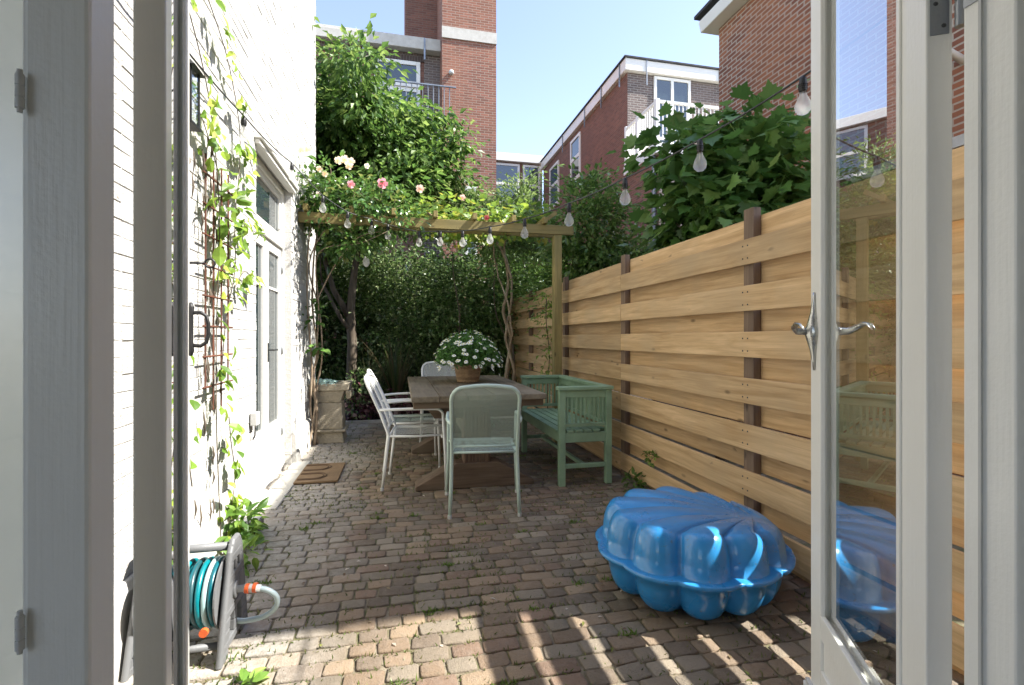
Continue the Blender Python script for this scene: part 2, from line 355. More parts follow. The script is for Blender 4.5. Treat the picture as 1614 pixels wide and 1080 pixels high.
# chalky painted brick
t = NT('white_brick'); g = t.N('NewGeometry').outputs['Position']; a = t.N('Attribute', attribute_name='Col'); n = t.noise(g, 1.1, 8, .65); n2 = t.noise(g, 30, 6, .65); n3 = t.noise(t.mapping(g, (1, 1, .35)), 5, 6, .7)
c = t.mix(t.ramp(n3, [(.62, 0), (.72, .55)]), (.57, .56, .535), (.33, .28, .24)); c = t.mix(t.ramp(n2, [(.66, 0), (.70, .8)]), c, (.42, .27, .2)); c = t.mix(t.ramp(n, [(.5, 0), (.75, .3)]), c, (.52, .5, .46))
pit = t.noise(t.mapping(g, (1, 9, 26)), 1.6, 6, .75); c = t.mix(t.math('MULTIPLY', t.ramp(pit, [(.60, 0), (.66, 1)]), t.ramp(t.noise(g, 2.2, 3), [(.4, .15), (.65, .9)])), c, (.17, .145, .12)); t.col(t.mix(1.0, c, a.outputs[0], 'MULTIPLY')); t.rough(.85); t.bump(t.math('ADD', n2, t.noise(g, 75, 5, .7)), .009, 1.0)
t = NT('plinth'); g = t.N('NewGeometry').outputs['Position']; n = t.noise(g, 3, 8, .65); n2 = t.noise(g, 40, 5); t.col(t.ramp(n, [(.3, (.56, .55, .53)), (.6, (.48, .465, .43)), (.75, (.34, .32, .28))])); t.rough(.85); t.bump(n2, .004)
# pavers
t = NT('paver'); g = t.N('NewGeometry').outputs['Position']; a = t.N('Attribute', attribute_name='Col'); n = t.noise(g, 26, 8, .7); n2 = t.noise(g, 1.3, 6, .6); n3 = t.noise(g, 170, 4)
c = t.mix(t.ramp(n, [(.45, 0), (.75, .5)]), a.outputs[0], (.25, .205, .165)); c = t.mix(t.ramp(n2, [(.5, 0), (.75, .35)]), c, (.19, .17, .13)); c = t.mix(t.ramp(t.noise(g, 60, 5), [(.62, 0), (.75, .5)]), c, (.07, .075, .03))
# efflorescence along the left wall
spx = t.N('SeparateXYZ'); t.L(g, spx.inputs[0]); ed = t.math('ADD', t.math('MULTIPLY', spx.outputs[0], -1.6), t.math('MULTIPLY', n2, 1.6)); c = t.mix(t.math('MULTIPLY', t.ramp(t.math('MULTIPLY', ed, .5), [(.55, 0), (1.0, 1)]), t.ramp(n, [(.3, .3), (.6, .9)])), c, (.46, .43, .385))
t.col(c); t.rough(.85); t.bump(t.math('ADD', n, t.math('MULTIPLY', n3, .4)), .010, 1.0)
t = NT('joint_soil'); g = t.N('NewGeometry').outputs['Position']; n = t.noise(g, 9, 6, .7); n2 = t.noise(g, 130, 4); c = t.ramp(n, [(.35, (.26, .22, .16)), (.50, (.15, .125, .08)), (.66, (.09, .105, .03))]); t.col(c); t.rough(.95); t.bump(n2, .006)
t = NT('soil'); g = t.N('NewGeometry').outputs['Position']; n = t.noise(g, 9, 6, .7); t.col(t.ramp(n, [(.35, (.02, .015, .01)), (.7, (.06, .045, .03))])); t.rough(.95); t.bump(n, .02)
t = NT('stone'); o = t.coord(); n = t.noise(o, 7, 8, .7); n2 = t.noise(o, 60, 5); t.col(t.ramp(n, [(.3, (.27, .235, .17)), (.55, (.38, .33, .245)), (.75, (.14, .13, .09))])); t.rough(.9); t.bump(t.math('ADD', n, n2), .008)
t = NT('concrete'); g = t.N('NewGeometry').outputs['Position']; n = t.noise(g, 7, 8, .7); n2 = t.noise(g, 60, 5); t.col(t.ramp(n, [(.3, (.58, .56, .51)), (.7, (.44, .42, .37))])); t.rough(.9); t.bump(n2, .003)
t = NT('coir'); o = t.coord(); n = t.noise(o, 300, 3); n2 = t.noise(o, 8, 4); t.col(t.mix(t.ramp(n2, [(.35, 0), (.7, 1)]), (.27, .175, .095), (.2, .13, .07))); t.rough(1); t.bump(n, .006)
t = NT('coir_dark'); o = t.coord(); n = t.noise(o, 300, 3); t.col((.115, .07, .04)); t.rough(1); t.bump(n, .006)
t = NT('wicker'); o = t.coord(); a = t.N('Attribute', attribute_name='Col'); n = t.noise(t.mapping(o, (30, 30, 160)), 1, 4); t.col(t.mix(t.ramp(n, [(.35, 0), (.7, .6)]), a.outputs[0], (.14, .07, .04))); t.rough(.6); t.bump(n, .002)
t = NT('hose'); a = t.N('Attribute', attribute_name='Col'); t.col(a.outputs[0]); t.rough(.32); n = t.noise(t.coord(), 200, 2); t.bump(n, .0004)
t = NT('cloth'); n = t.noise(t.coord(), 40, 4); t.col((.42, .60, .52)); t.rough(.9); t.bump(n, .003)
t = NT('flower_col'); a = t.N('Attribute', attribute_name='Col'); t.col(a.outputs[0]); t.rough(.6)
t = NT('bulb_glass'); t.n.remove(t.b); tr = t.N('BsdfTransparent'); gl = t.N('BsdfGlossy'); gl.inputs['Roughness'].default_value = .03; fr = t.N('Fresnel'); fr.inputs[0].default_value = 1.4; df = t.N('BsdfTranslucent'); df.inputs[0].default_value = (.9, .9, .88, 1)
m1 = t.N('MixShader'); m1.inputs[0].default_value = .3; t.L(tr.outputs[0], m1.inputs[1]); t.L(df.outputs[0], m1.inputs[2]); ge = t.N('NewGeometry'); m2 = t.N('MixShader'); t.L(t.math('MULTIPLY', fr.outputs[0], t.math('SUBTRACT', 1.0, ge.outputs['Backfacing'])), m2.inputs[0]); t.L(m1.outputs[0], m2.inputs[1]); t.L(gl.outputs[0], m2.inputs[2]); t.L(m2.outputs[0], t.o.inputs[0])
t = NT('frosted_glass'); t.n.remove(t.b); d1 = t.N('BsdfTranslucent'); d1.inputs[0].default_value = (.78, .84, .85, 1); d2 = t.N('BsdfTransparent'); d3 = t.N('BsdfGlossy'); d3.inputs['Roughness'].default_value = .25; x1 = t.N('MixShader'); x1.inputs[0].default_value = .25; t.L(d1.outputs[0], x1.inputs[1]); t.L(d2.outputs[0], x1.inputs[2]); x2 = t.N('MixShader'); x2.inputs[0].default_value = .12; t.L(x1.outputs[0], x2.inputs[1]); t.L(d3.outputs[0], x2.inputs[2]); t.L(x2.outputs[0], t.o.inputs[0])
t = NT('ground'); g = t.N('NewGeometry').outputs['Position']; n = t.noise(g, 1.2, 6); t.col(t.ramp(n, [(.35, (.05, .06, .03)), (.7, (.1, .09, .06))])); t.rough(.95)

# ------------------------------------------------------------ the setting: ground, soil, paving
tag(make('ground', MB().add([(-90, -60, -.12), (90, -60, -.12), (90, 120, -.12), (-90, 120, -.12)], [(0, 1, 2, 3)]), 'ground'), kind='structure')
tag(make('planting_bed', MB().grid(lambda u, v: (-2.6+u*8, 7.22+v*4.6, .02+.05*mnoise.noise(Vector((u*9, v*7, 0)))), 30, 20), 'soil', smooth=True), kind='structure')
tag(make('joint_bed', MB().add([(-1.1, .3, -.008), (4.5, .3, -.008), (4.5, 7.3, -.008), (-1.1, 7.3, -.008)], [(0, 1, 2, 3)]), 'joint_soil'), kind='structure')
def pavers():
    rng = random.Random(5); mb = MB(); y = .55; row = 0; RD = .086
    cols = [(.165, .118, .077), (.185, .134, .088), (.135, .103, .072), (.215, .158, .102), (.175, .142, .102), (.12, .092, .066), (.215, .18, .133), (.165, .110, .075), (.15, .125, .092)]
    while y < 7.22:
        x = -1.05+rng.uniform(-.1, 0)
        while x < 1.95:
            L = rng.choice((.105, .115, .125, .14, .16))+rng.uniform(-.012, .012); g = .0045
            x0, x1, y0, y1 = x+g, x+L-g, y+g, y+RD-g
            sx = (y-2)*-.012
            cx, cy = (x0+x1)/2, (y0+y1)/2; dz = rng.uniform(-.003, .003); tx, ty = rng.uniform(-.03, .03), rng.uniform(-.04, .04); rot = rng.uniform(-.035, .035)
            hx, hy = (x1-x0)/2, (y1-y0)/2; cc = .008
            ring = [(-hx+cc, -hy), (0, -hy-.001), (hx-cc, -hy), (hx, -hy+cc), (hx, hy-cc), (hx-cc, hy), (0, hy+.001), (-hx+cc, hy), (-hx, hy-cc), (-hx, -hy+cc)]
            ring = [(a+rng.uniform(-.0035, .0035), b+rng.uniform(-.0035, .0035)) for a, b in ring]; k = len(ring); vs = []
            for s, z in ((1, -.04), (1, -.006), (.985, -.0015), (.93, .0)):
                for a, b in ring:
                    if s < 1: a = a-math.copysign(min(abs(a), (1-s)*.07), a); b = b-math.copysign(min(abs(b), (1-s)*.07), b)
                    zz = z+(dz+tx*a+ty*b+rng.uniform(-.0012, .0012) if z > -.03 else 0)
                    vs.append((cx+a*math.cos(rot)-b*math.sin(rot), cy+sx*a+a*math.sin(rot)+b*math.cos(rot)+.012*math.sin(cx*1.7+row*.1), zz))
            vs.append((cx, cy+.012*math.sin(cx*1.7+row*.1), dz+.0008))
            fs = [(j*k+i, j*k+(i+1) % k, (j+1)*k+(i+1) % k, (j+1)*k+i) for j in range(3) for i in range(k)]+[(3*k+i, 3*k+(i+1) % k, 4*k) for i in range(k)]
            c = rng.choice(cols); q = rng.uniform(.95, 1.36); mb.add(vs, fs, sc_(c, q)); x += L
        y += RD; row += 1
    return mb
tag(make('patio_paving', pavers(), 'paver', smooth=True), kind='structure')
tag(make('border_kerb', MB().box(-1.0, 1.85, 7.2, 7.27, -.1, .04), 'concrete', bevel=.008), kind='structure')
tag(make('door_step', MB().box(-.999, -.84, 3.72, 5.08, -.05, .012), 'concrete', bevel=.006), kind='structure')

# ------------------------------------------------------------ the white painted brick house on the left
hw = thing('white_brick_house', 'white painted brick garden wall of the house on the left with double garden doors', 'house', (-1.0, .7, 0))
DY0, DY1, DZ1 = 3.84, 5.02, 2.60
def white_bricks():
    rng = random.Random(3); mb = MB(); z = .30; row = 0; BH = .0635; BL = .222
    def brick(y0, y1, z0, z1):
        g = .0012; j = rng.uniform(-.0018, .002); y0 += g; y1 -= g; z0 += g*.7; z1 -= g*.7
        if y1-y0 < .015: return
        X = -1.0+j; d = .0038; col = rng.uniform(.93, 1.0); vs = []
        for (xx, i) in ((-1.03, 0), (X-.0042, 0), (X, d)):
            for (a, b) in ((y0+i, z0+i), (y1-i, z0+i), (y1-i, z1-i), (y0+i, z1-i)):
                vs.append((xx+(rng.uniform(-.002, .002) if xx > -1.02 else 0), a+rng.uniform(-.0015, .0015), b+rng.uniform(-.0015, .0015)))
        fs = [(r*4+i, r*4+(i+1) % 4, r*4+4+(i+1) % 4, r*4+4+i) for r in range(2) for i in range(4)]+[(8, 9, 10, 11)]
        mb.add(vs, fs, (col, col, col*.99))
    while z < 6.15:
        y = .76-(BL/2 if row % 2 else 0)
        while y < 6.4:
            a, b = max(y, .76), min(y+BL, 6.4)
            if a < b:
                if z < DZ1 and b > DY0 and a < DY1:
                    if a < DY0: brick(a, DY0, z, z+BH)
                    if b > DY1: brick(DY1, b, z, z+BH)
                else: brick(a, b, z, z+BH)
            y += BL
        z += BH; row += 1
    # end face bricks turning the far corner are plain mortar-coated masonry
    return mb
b = MB(); X = -1.0032
b.add([(X, .76, 0), (X, DY0, 0), (X, DY0, 6.2), (X, .76, 6.2)], [(0, 1, 2, 3)]); b.add([(X, DY1, 0), (X, 6.395, 0), (X, 6.395, 6.2), (X, DY1, 6.2)], [(0, 1, 2, 3)]); b.add([(X, DY0, DZ1+.01), (X, DY1, DZ1+.01), (X, DY1, 6.2), (X, DY0, 6.2)], [(0, 1, 2, 3)])
b.add([(X, 6.395, 0), (-5, 6.395, 0), (-5, 6.395, 6.2), (X, 6.395, 6.2)], [(0, 1, 2, 3)]); b.add([(-5, .76, 6.2), (X, .76, 6.2), (X, 6.4, 6.2), (-5, 6.4, 6.2)], [(0, 1, 2, 3)])
b.add([(X, DY0, 0), (X, DY0, DZ1+.01), (-1.22, DY0, DZ1+.01), (-1.22, DY0, 0)], [(0, 1, 2, 3)]); b.add([(X, DY1, 0), (X, DY1, DZ1+.01), (-1.22, DY1, DZ1+.01), (-1.22, DY1, 0)], [(0, 1, 2, 3)]); b.add([(X, DY0, DZ1+.01), (X, DY1, DZ1+.01), (-1.22, DY1, DZ1+.01), (-1.22, DY0, DZ1+.01)], [(0, 1, 2, 3)])
wall = make('wall', b, 'white_brick', hw)
make('brick_facing', white_bricks(), 'white_brick', wall)
p = MB()
for a, c_ in ((.76, DY0-.02), (DY1+.02, 6.42)):
    p.prism([(-1.05, 0), (-.955, 0), (-.965, .27), (-.985, .30), (-1.05, .30)], a, c_, 'y')
make('plinth', p, 'plinth', hw, bevel=.006)
# dark room behind the glass
r_ = MB().box(-4.5, -1.2, DY0-.6, DY1+.6, .05, DZ1+.3); rm = make('room_behind_glass', r_, 'grey_paint', hw)
XF = -1.10
fr = MB(); fr.box(XF-.05, XF+.035, DY0, DY0+.055, 0, DZ1); fr.box(XF-.05, XF+.035, DY1-.055, DY1, 0, DZ1); fr.box(XF-.05, XF+.035, DY0+.055, DY1-.055, DZ1-.06, DZ1); fr.box(XF-.05, XF+.045, DY0+.055, DY1-.055, 2.03, 2.11); fr.box(XF-.05, XF+.05, DY0+.055, DY1-.055, -.01, .05)
gfr = make('door_frame', fr, 'white_paint', hw, bevel=.005)
# projecting lintel moulding above
make('door_hood', MB().box(-1.03, -.945, DY0-.06, DY1+.06, DZ1+.015, DZ1+.055).box(-1.03, -.965, DY0-.04, DY1+.04, DZ1-.02, DZ1+.013), 'white_paint', gfr, bevel=.004)
def sash(y0, y1, z0, z1, st, x, th=.04, rail=None, bead=.012):
    rail = rail or st; m = MB(); m.box(x-th/2, x+th/2, y0, y0+st, z0, z1); m.box(x-th/2, x+th/2, y1-st, y1, z0, z1); m.box(x-th/2, x+th/2, y0+st, y1-st, z1-st, z1); m.box(x-th/2, x+th/2, y0+st, y1-st, z0, z0+rail)
    return m
tw = make('transom_window', sash(DY0+.057, DY1-.057, 2.113, DZ1-.063, .05, XF), 'white_paint', hw, bevel=.004)
make('pane', MB().box(XF-.004, XF+.002, DY0+.105, DY1-.105, 2.16, DZ1-.11), 'window_glass', tw)
ym = (DY0+DY1)/2
for k, (a, c_) in enumerate(((DY0+.058, ym-.002), (ym+.002, DY1-.058))):
    m = sash(a, c_, .055, 2.027, .085, XF, .045, .40)
    m.box(XF+.02, XF+.03, a+.085, c_-.085, .14, .16); m.box(XF+.02, XF+.03, a+.085, c_-.085, .27, .29); m.box(XF+.02, XF+.03, a+.085, c_-.085, .40, .42)
    d = make('garden_door', m, 'white_paint', hw, bevel=.004)
    make('pane', MB().box(XF-.004, XF+.002, a+.08, c_-.08, .45, 1.945), 'window_glass', d)
    make('glazing_bar', MB().box(XF+.003, XF+.018, a+.085, c_-.085, 1.62, 1.64), 'white_paint', d)
    if k: 
        h = MB(); h.box(XF+.023, XF+.03, a+.03, a+.055, 1.0, 1.16); h.tube([(XF+.03, a+.042, 1.1), (XF+.07, a+.042, 1.1), (XF+.075, a+.14, 1.1)], .008, 6); make('handle', h, 'dark_metal', d)
        for z in (.3, 1.05, 1.8): make('hinge', MB().tube([(XF+.028, c_-.01, z), (XF+.028, c_-.01, z+.09)], .011, 8), 'zinc', d, smooth=True)

# ------------------------------------------------------------ the house the camera stands in
hs = thing('garden_room_house', 'house in the foreground whose double glazed doors stand open onto the patio', 'house', (.3, .6, 0))
W = MB(); ZT = 2.45
W.box(-2.6, -.99, .42, .66, -.1, 6.2); W.box(.99, 1.95, .42, .60, -.1, 6.2); W.box(-.99, .99, .42, .66, ZT+.08, 6.2)
make('outer_wall', W, 'white_brick', hs)
I = MB(); I.box(-2.6, -2.5, -4.5, -3.4, -.1, 2.9); I.box(-2.6, -2.5, -.3, .42, -.1, 2.9); I.box(-2.6, -2.5, -3.4, -.3, -.1, .1); I.box(-2.6, -2.5, -3.4, -.3, 2.6, 2.9); I.box(1.95, 2.05, -4.5, .42, -.1, 2.9); I.box(-2.5, 1.95, -4.5, .42, 2.8, 2.9); I.box(-2.5, 1.95, -4.5, .42, -.1, .02); I.box(-2.5, 1.95, -4.6, -4.5, -.1, 1.0); I.box(-2.5, 1.95, -4.6, -4.5, 2.2, 2.9); I.box(-2.5, 1.95, -4.6, -4.5, 1.0, 2.2)  # left wall has an unseen opening, added to light the right jamb
make('room_shell', I, 'interior_wall', hs)
# fixed frame around the door opening
F = MB(); F.box(-.363, -.307, .582, .63, 0, ZT); F.box(.911, .99, .556, .63, 0, ZT); F.box(.935, .99, .43, .555, 0, ZT); F.box(-.307, .911, .56, .63, ZT-.05, ZT+.08); F.box(-.99, .99, .5, .72, -.06, .045)
frm = make('door_frame', F, 'white_paint', hs, bevel=.004)
make('seal_strip', MB().box(.905, .909, .60, .604, 0, ZT), 'grey_paint', frm)
sw_ = make('side_window', MB().box(-.369, -.3632, .59, .625, .05, ZT+.08).box(-.99, -.93, .59, .625, .05, ZT+.08).box(-.93, -.369, .59, .625, .05, .12).box(-.93, -.369, .59, .625, ZT, ZT+.08), 'white_paint', hs, bevel=.002)
make('pane', MB().box(-.931, -.368, .604, .608, .119, ZT+.001), 'frosted_glass', sw_)
def hinge(parent, x, y, z, L=.1, plate=None, r=.0075):
    m = MB()
    zs = [(-.004, .6), (-.0001, .62)]
    for k in range(3): zs += [(k*L/3, 1), ((k+1)*L/3-.0016, 1), ((k+1)*L/3-.0014, .8), ((k+1)*L/3-.0002, .8)]
    zs += [(L+.0, .62), (L+.004, .6)]
    m.lathe([(r*b, z+a) for a, b in zs], (x, y, 0), 12)
    if plate: m.box(*plate)
    return make('hinge', m, 'light_plastic', parent, smooth=False, auto=40)
hinge(frm, -.3625, .577, 1.425, .034, r=.0038); hinge(frm, -.3625, .577, .895, .034, r=.0038)
# hinge with its leaf plates at the top right
hm = MB()
hm.lathe([(.008*b, 1.735+k*.045+a) for k in range(4) for a, b in ((0, 1), (.042, 1), (.0425, .8), (.0445, .8))], (.938, .652, 0), 12)
hm.box(.9085, .9105, .585, .628, 1.745, 1.90); hr = make('hinge', hm, 'zinc', frm, auto=40)
for y_, z_ in ((.6, 1.76), (.615, 1.79), (.6, 1.83)): make('screw', MB().lathe([(.0045, 0), (.003, .002)], (0, 0, 0), 8, M=Matrix.Translation((.9085, y_, z_)) @ Matrix.Rotation(R(-90), 4, 'Y')), 'dark_metal', hr)
def leaf_door(name_label, hx, hy, ang, w, hand, zb=.07, zt=2.38, th=.04, pr=.004):
    # local frame: u along the leaf from the hinge, n towards the garden side face seen from the room, z up
    du = Vector((math.sin(ang), math.cos(ang), 0)); nn = Vector((du.y, -du.x, 0))*hand
    def M_(): 
        m = Matrix.Identity(4); m.col[0][:3] = du; m.col[1][:3] = nn; m.col[2][:3] = (0, 0, 1); m.translation = (hx, hy, 0); return m
    M = M_(); st = .088; zr = .395
    m = MB(); m.box(0, st, 0, th, zb, zt, M); m.box(w-st, w, 0, th, zb, zt, M); m.box(st, w-st, 0, th, zt-st, zt, M); m.box(st, w-st, 0, th, zb, zr-.15, M); m.box(st, w-st, 0, th, zr-.06, zr, M); m.box(st, w-st, .008, th-.008, zr-.15, zr-.06, M)
    d = make('french_door', m, 'white_paint', hs, bevel=.003); tag(d, name_label)
    bd = MB()
    for q0, q1 in ((-pr, .009), (th-.009, th+pr)):
        bd.box(st, st+.014, q0, q1, zr, zt-st, M); bd.box(w-st-.014, w-st, q0, q1, zr, zt-st, M); bd.box(st+.014, w-st-.014, q0, q1, zr, zr+.014, M); bd.box(st+.014, w-st-.014, q0, q1, zt-st-.014, zt-st, M)
    make('glazing_bead', bd, 'white_paint', d, bevel=.002)
    make('pane', MB().box(st+.004, w-st-.004, th/2-.004, th/2+.004, zr+.004, zt-st-.004, M), 'door_glass', d)
    gs = MB(); gs.box(w, w+.003, .004, .010, zb, zt, M); gs.box(w, w+.003, .022, .030, zb, zt, M); make('weather_strip', gs, 'zinc', d)
    pl = MB(); pl.box(-.0015, -.0002, .006, th-.006, 1.735, 1.90, M); hp = make('hinge_plate', pl, 'zinc', d)
    for zz in (1.75, 1.79, 1.85): make('screw', MB().lathe([(.004, 0), (.002, .0015)], (0, 0, 0), 8, M=M @ Matrix.Translation((-.0016, th*.5+(.006 if zz != 1.79 else -.006), zz)) @ Matrix.Rotation(R(-90), 4, 'Y')), 'dark_metal', hp)
    return d, M
dr, Mr = leaf_door('right door leaf folded back towards the timber fence', .911, .689, R(28.5), .650, 1)
# lever handles both sides of the right leaf, near its free edge
def lever(parent, M, u, z, q0, sgn, back):
    h = MB()
    prof = [(0, -.115, .003), (.004, -.09, .005), (.012, -.055, .011), (.02, -.02, .021), (.024, 0, .026), (.02, .02, .019), (.012, .055, .010), (.004, .09, .005), (0, .115, .003)]
    h.tube([M @ Vector((u, q0+sgn*(.004+.0*a), z+b)) for a, b, c in prof], [c for a, b, c in prof], 10)
    h.tube([M @ Vector((u, q0+sgn*.004, z)), M @ Vector((u, q0+sgn*.05, z)), M @ Vector((u+back*.02, q0+sgn*.062, z+.010)), M @ Vector((u+back*.055, q0+sgn*.066, z+.020)), M @ Vector((u+back*.095, q0+sgn*.066, z+.017)), M @ Vector((u+back*.13, q0+sgn*.064, z+.002))], [.013, .010, .0085, .0065, .0045, .0015], 10)
    return make('handle', h, 'chrome', parent, smooth=True)
lever(dr, Mr, .605, 1.22, 0, -1, -1); lever(dr, Mr, .605, 1.22, .04, 1, -1)
k_ = MB(); k_.box(.65, .664, .006, .03, 1.375, 1.425, Mr); k_.box(.664, .682, .008, .014, 1.385, 1.412, Mr); make('latch', k_, 'zinc', dr, bevel=.002)
k_ = MB(); k_.box(.615, .66, -.012, .0, .10, .16, Mr); k_.tube([Mr @ Vector((.655, -.008, .10)), Mr @ Vector((.655, -.008, .135)), Mr @ Vector((.675, -.008, .135)), Mr @ Vector((.675, -.008, .10))], .006, 8); make('floor_bolt', k_, 'light_plastic', dr, bevel=.003)
dl, Ml = leaf_door('left door leaf seen almost edge on', -.2815, .689, R(-18.1), .60, -1, th=.033, pr=-.001)
h = MB()
for q, s in ((0, -1), (.04, 1)):
    h.tube([Ml @ Vector((.57, q+s*.004, 1.22+b)) for b in (-.06, -.048, -.03, 0, .03, .048, .06)], [.003, .007, .005, .005, .005, .007, .003], 8)
    h.tube([Ml @ Vector((.57, q+s*e, 1.22+b)) for e, b in ((.004, .036), (.022, .038), (.033, .03), (.037, .012), (.037, -.012), (.033, -.03), (.022, -.038), (.004, -.036))], .0042, 8)
make('pull_handle', h, 'black_iron', dl, smooth=True)
h = MB(); h.tube([Ml @ Vector((.585, -.001, 1.37)), Ml @ Vector((.585, -.03, 1.372))], .003, 6); h.tube([Ml @ Vector((.585, -.04+.01*math.cos(a), 1.372+.01*math.sin(a))) for a in np.linspace(0, 6.0, 12)], .0025, 6); make('cabin_hook', h, 'black_iron', dl, smooth=True)
# ------------------------------------------------------------ houses behind
def win(parent, axis, a0, a1, z0, z1, face, out, st=.07, bars=(), hbars=(), label=None, mat='white_paint'):
    # a framed window standing in a wall plane; axis 'x' lies along X at Y=face, 'y' lies along Y at X=face; out = -1 faces towards -axis
    m = MB(); lo, hi = sorted((face+out*.05, face-out*.03))
    def bx(m, p0, p1, q0, q1, l, h): (m.box(p0, p1, l, h, q0, q1) if axis == 'x' else m.box(l, h, p0, p1, q0, q1))
    bx(m, a0, a0+st, z0, z1, lo, hi); bx(m, a1-st, a1, z0, z1, lo, hi); bx(m, a0+st, a1-st, z1-st, z1, lo, hi); bx(m, a0+st, a1-st, z0, z0+st, lo, hi)
    for b in bars: bx(m, b-st*.55, b+st*.55, z0+st, z1-st, lo+.004, hi-.004)
    for b in hbars: bx(m, a0+st, a1-st, b-st*.6, b+st*.6, lo+.008, hi-.008)
    f = make('window', m, mat, parent, bevel=.006)
    g = MB(); c_ = face+out*.015; bx(g, a0+st, a1-st, z0+st, z1-st, c_-.006, c_+.006); make('pane', g, 'window_glass', f)
    s = MB(); l2, h2 = sorted((face+out*.09, face+out*.0)); bx(s, a0-.04, a1+.04, z0-.06, z0-.003, l2, h2); make('sill', s, 'white_paint', f)
    return f
# right-hand neighbour, red brick flank
nb = thing('brick_house', 'orange red brick flank wall with white cornice right behind the fence', 'house', (5, .95, 0))
make('wall', MB().box(5, 13, .95, 6.97, -.1, 6.16), 'red_brick', nb)
make('cornice', MB().prism([(4.78, 6.17), (4.74, 6.34), (4.9, 6.40), (13, 6.40), (13, 6.17)], .8, 7.14, 'y'), 'white_paint', nb, bevel=.01)
make('roof', MB().box(4.70, 13, .76, 7.2, 6.41, 6.46), 'asphalt_roof', nb)
m = MB(); m.tube([(5, 3.45, 3.72), (4.82, 3.45, 3.78), (4.72, 3.45, 3.62)], .035, 8); make('vent_pipe', m, 'white_paint', nb, smooth=True)
make('concrete_band', MB().box(4.97, 4.999, .95, 6.97, 2.95, 3.05), 'concrete', nb)
# mid house with roof terrace
mh = thing('brick_house', 'brown brick terraced house with a white railed roof terrace on its near end', 'house', (6.2, 11, 0))
make('side_wall', MB().box(6.2, 6.5, 12.7, 20.9, -.1, 8.62), 'brown_brick', mh)
make('front_wall', MB().box(6.205, 16, 12.69, 13.0, -.1, 8.6).box(6.23, 16, 11.015, 12.6, -.1, 5.7), 'grey_brick', mh)
make('side_wall', MB().box(6.2, 6.5, 11.02, 12.68, -.1, 5.7), 'brown_brick', mh)
m = MB().box(6.08, 16, 12.56, 21, 8.63, 8.95); cn = make('cornice', m, 'white_paint', mh, bevel=.01); make('roof', MB().box(6.04, 16, 12.52, 21, 8.953, 9.0), 'asphalt_roof', mh)
for y in (12.9, 14.2, 15.6, 17.9): make('gutter_bracket', MB().box(6.05, 6.078, y, y+.03, 8.3, 8.94), 'zinc', cn)
for x in (6.7, 9.0): make('gutter_bracket', MB().box(x, x+.03, 12.53, 12.557, 8.25, 8.94), 'zinc', cn)
make('terrace_slab', MB().box(6.08, 10, 10.9, 12.68, 5.71, 5.98), 'white_paint', mh, bevel=.01)
m = MB(); m.box(6.12, 6.18, 10.95, 12.6, 6.98, 7.04); m.box(6.12, 6.18, 10.95, 12.6, 6.08, 6.13); m.box(6.18, 9.9, 10.95, 11.0, 6.98, 7.04); m.box(6.18, 9.9, 10.95, 11.0, 6.08, 6.13)
y = 10.97
while y < 12.65: m.box(6.13, 6.17, y, y+.016, 6.13, 6.98); y += .12
x = 6.3
while x < 9.9: m.box(x, x+.022, 10.965, 10.985, 6.13, 6.98); x += .11
m.box(6.1, 6.2, 11.9, 12.0, 5.98, 7.06); m.box(6.1, 6.2, 10.93, 11.03, 5.98, 7.06); m.box(6.1, 6.2, 12.58, 12.67, 5.98, 7.06)
make('railing', m, 'white_paint', mh)
make('drain_pipe', MB().tube([(6.13, 11.1, 5.7), (6.13, 11.1, 0)], .05, 10), 'grey_plastic', mh, smooth=True)
f = win(mh, 'x', 7.0, 8.15, 6.05, 8.6, 12.69, -1, .08, (7.57,), (7.9,))
win(mh, 'y', 16.3, 17.3, 6.9, 8.45, 6.2, -1, .1, (), (7.7,)); win(mh, 'y', 18.7, 19.9, 6.6, 8.3, 6.2, -1, .1, (), (7.5,)); win(mh, 'y', 13.5, 14.4, 2.6, 4.4, 6.2, -1, .1, (), (3.6,))
# far house closing the view
fh = thing('brick_house', 'far pale framed house low between the tower and the terraced house', 'house', (2.4, 21, 0))
make('wall', MB().box(1.5, 6.19, 21.1, 26, -.1, 8.9), 'brown_brick', fh); make('cornice', MB().box(1.4, 6.19, 20.9, 26, 8.91, 9.25), 'white_paint', fh, bevel=.01)
win(fh, 'x', 4.0, 5.15, 7.1, 8.85, 21.1, -1, .1, (), (7.95,)); win(fh, 'x', 5.3, 6.1, 7.1, 8.85, 21.1, -1, .1, (), (7.95,)); win(fh, 'x', 2.7, 3.8, 4.1, 6.2, 21.1, -1, .1, (), (5.2,))
# left rear house and its tower
lh = thing('brick_house', 'dark brick house behind the big tree, with white cornice and tall window', 'house', (-8, 13, 0))
make('wall', MB().box(-9, .62, 13, 18, -.1, 8.55), 'brown_brick', lh); make('side_wall', MB().box(.622, 1.03, 12.98, 13.4, -.1, 8.55), 'grey_brick', lh)
make('soldier_course', MB().box(-9, .62, 12.97, 12.998, 8.36, 8.56), 'dark_brick', lh)
cn = make('cornice', MB().box(-9.1, 1.03, 12.75, 18, 8.57, 8.82).box(-9.1, 1.03, 12.80, 18, 8.825, 8.9), 'concrete', lh, bevel=.01)
for x in (-4.4, -2.6, -.9, .6): make('gutter_bracket', MB().box(x, x+.04, 12.72, 12.748, 8.3, 8.85), 'zinc', cn)
ph = MB().box(.15, 1.028, 14, 17, 8.9, 13); make('roof_storey', ph, 'dark_brick' if 0 else 'brown_brick', lh); make('flashing', MB().box(.12, 1.028, 13.9, 13.998, 8.901, 9.3), 'zinc', lh)
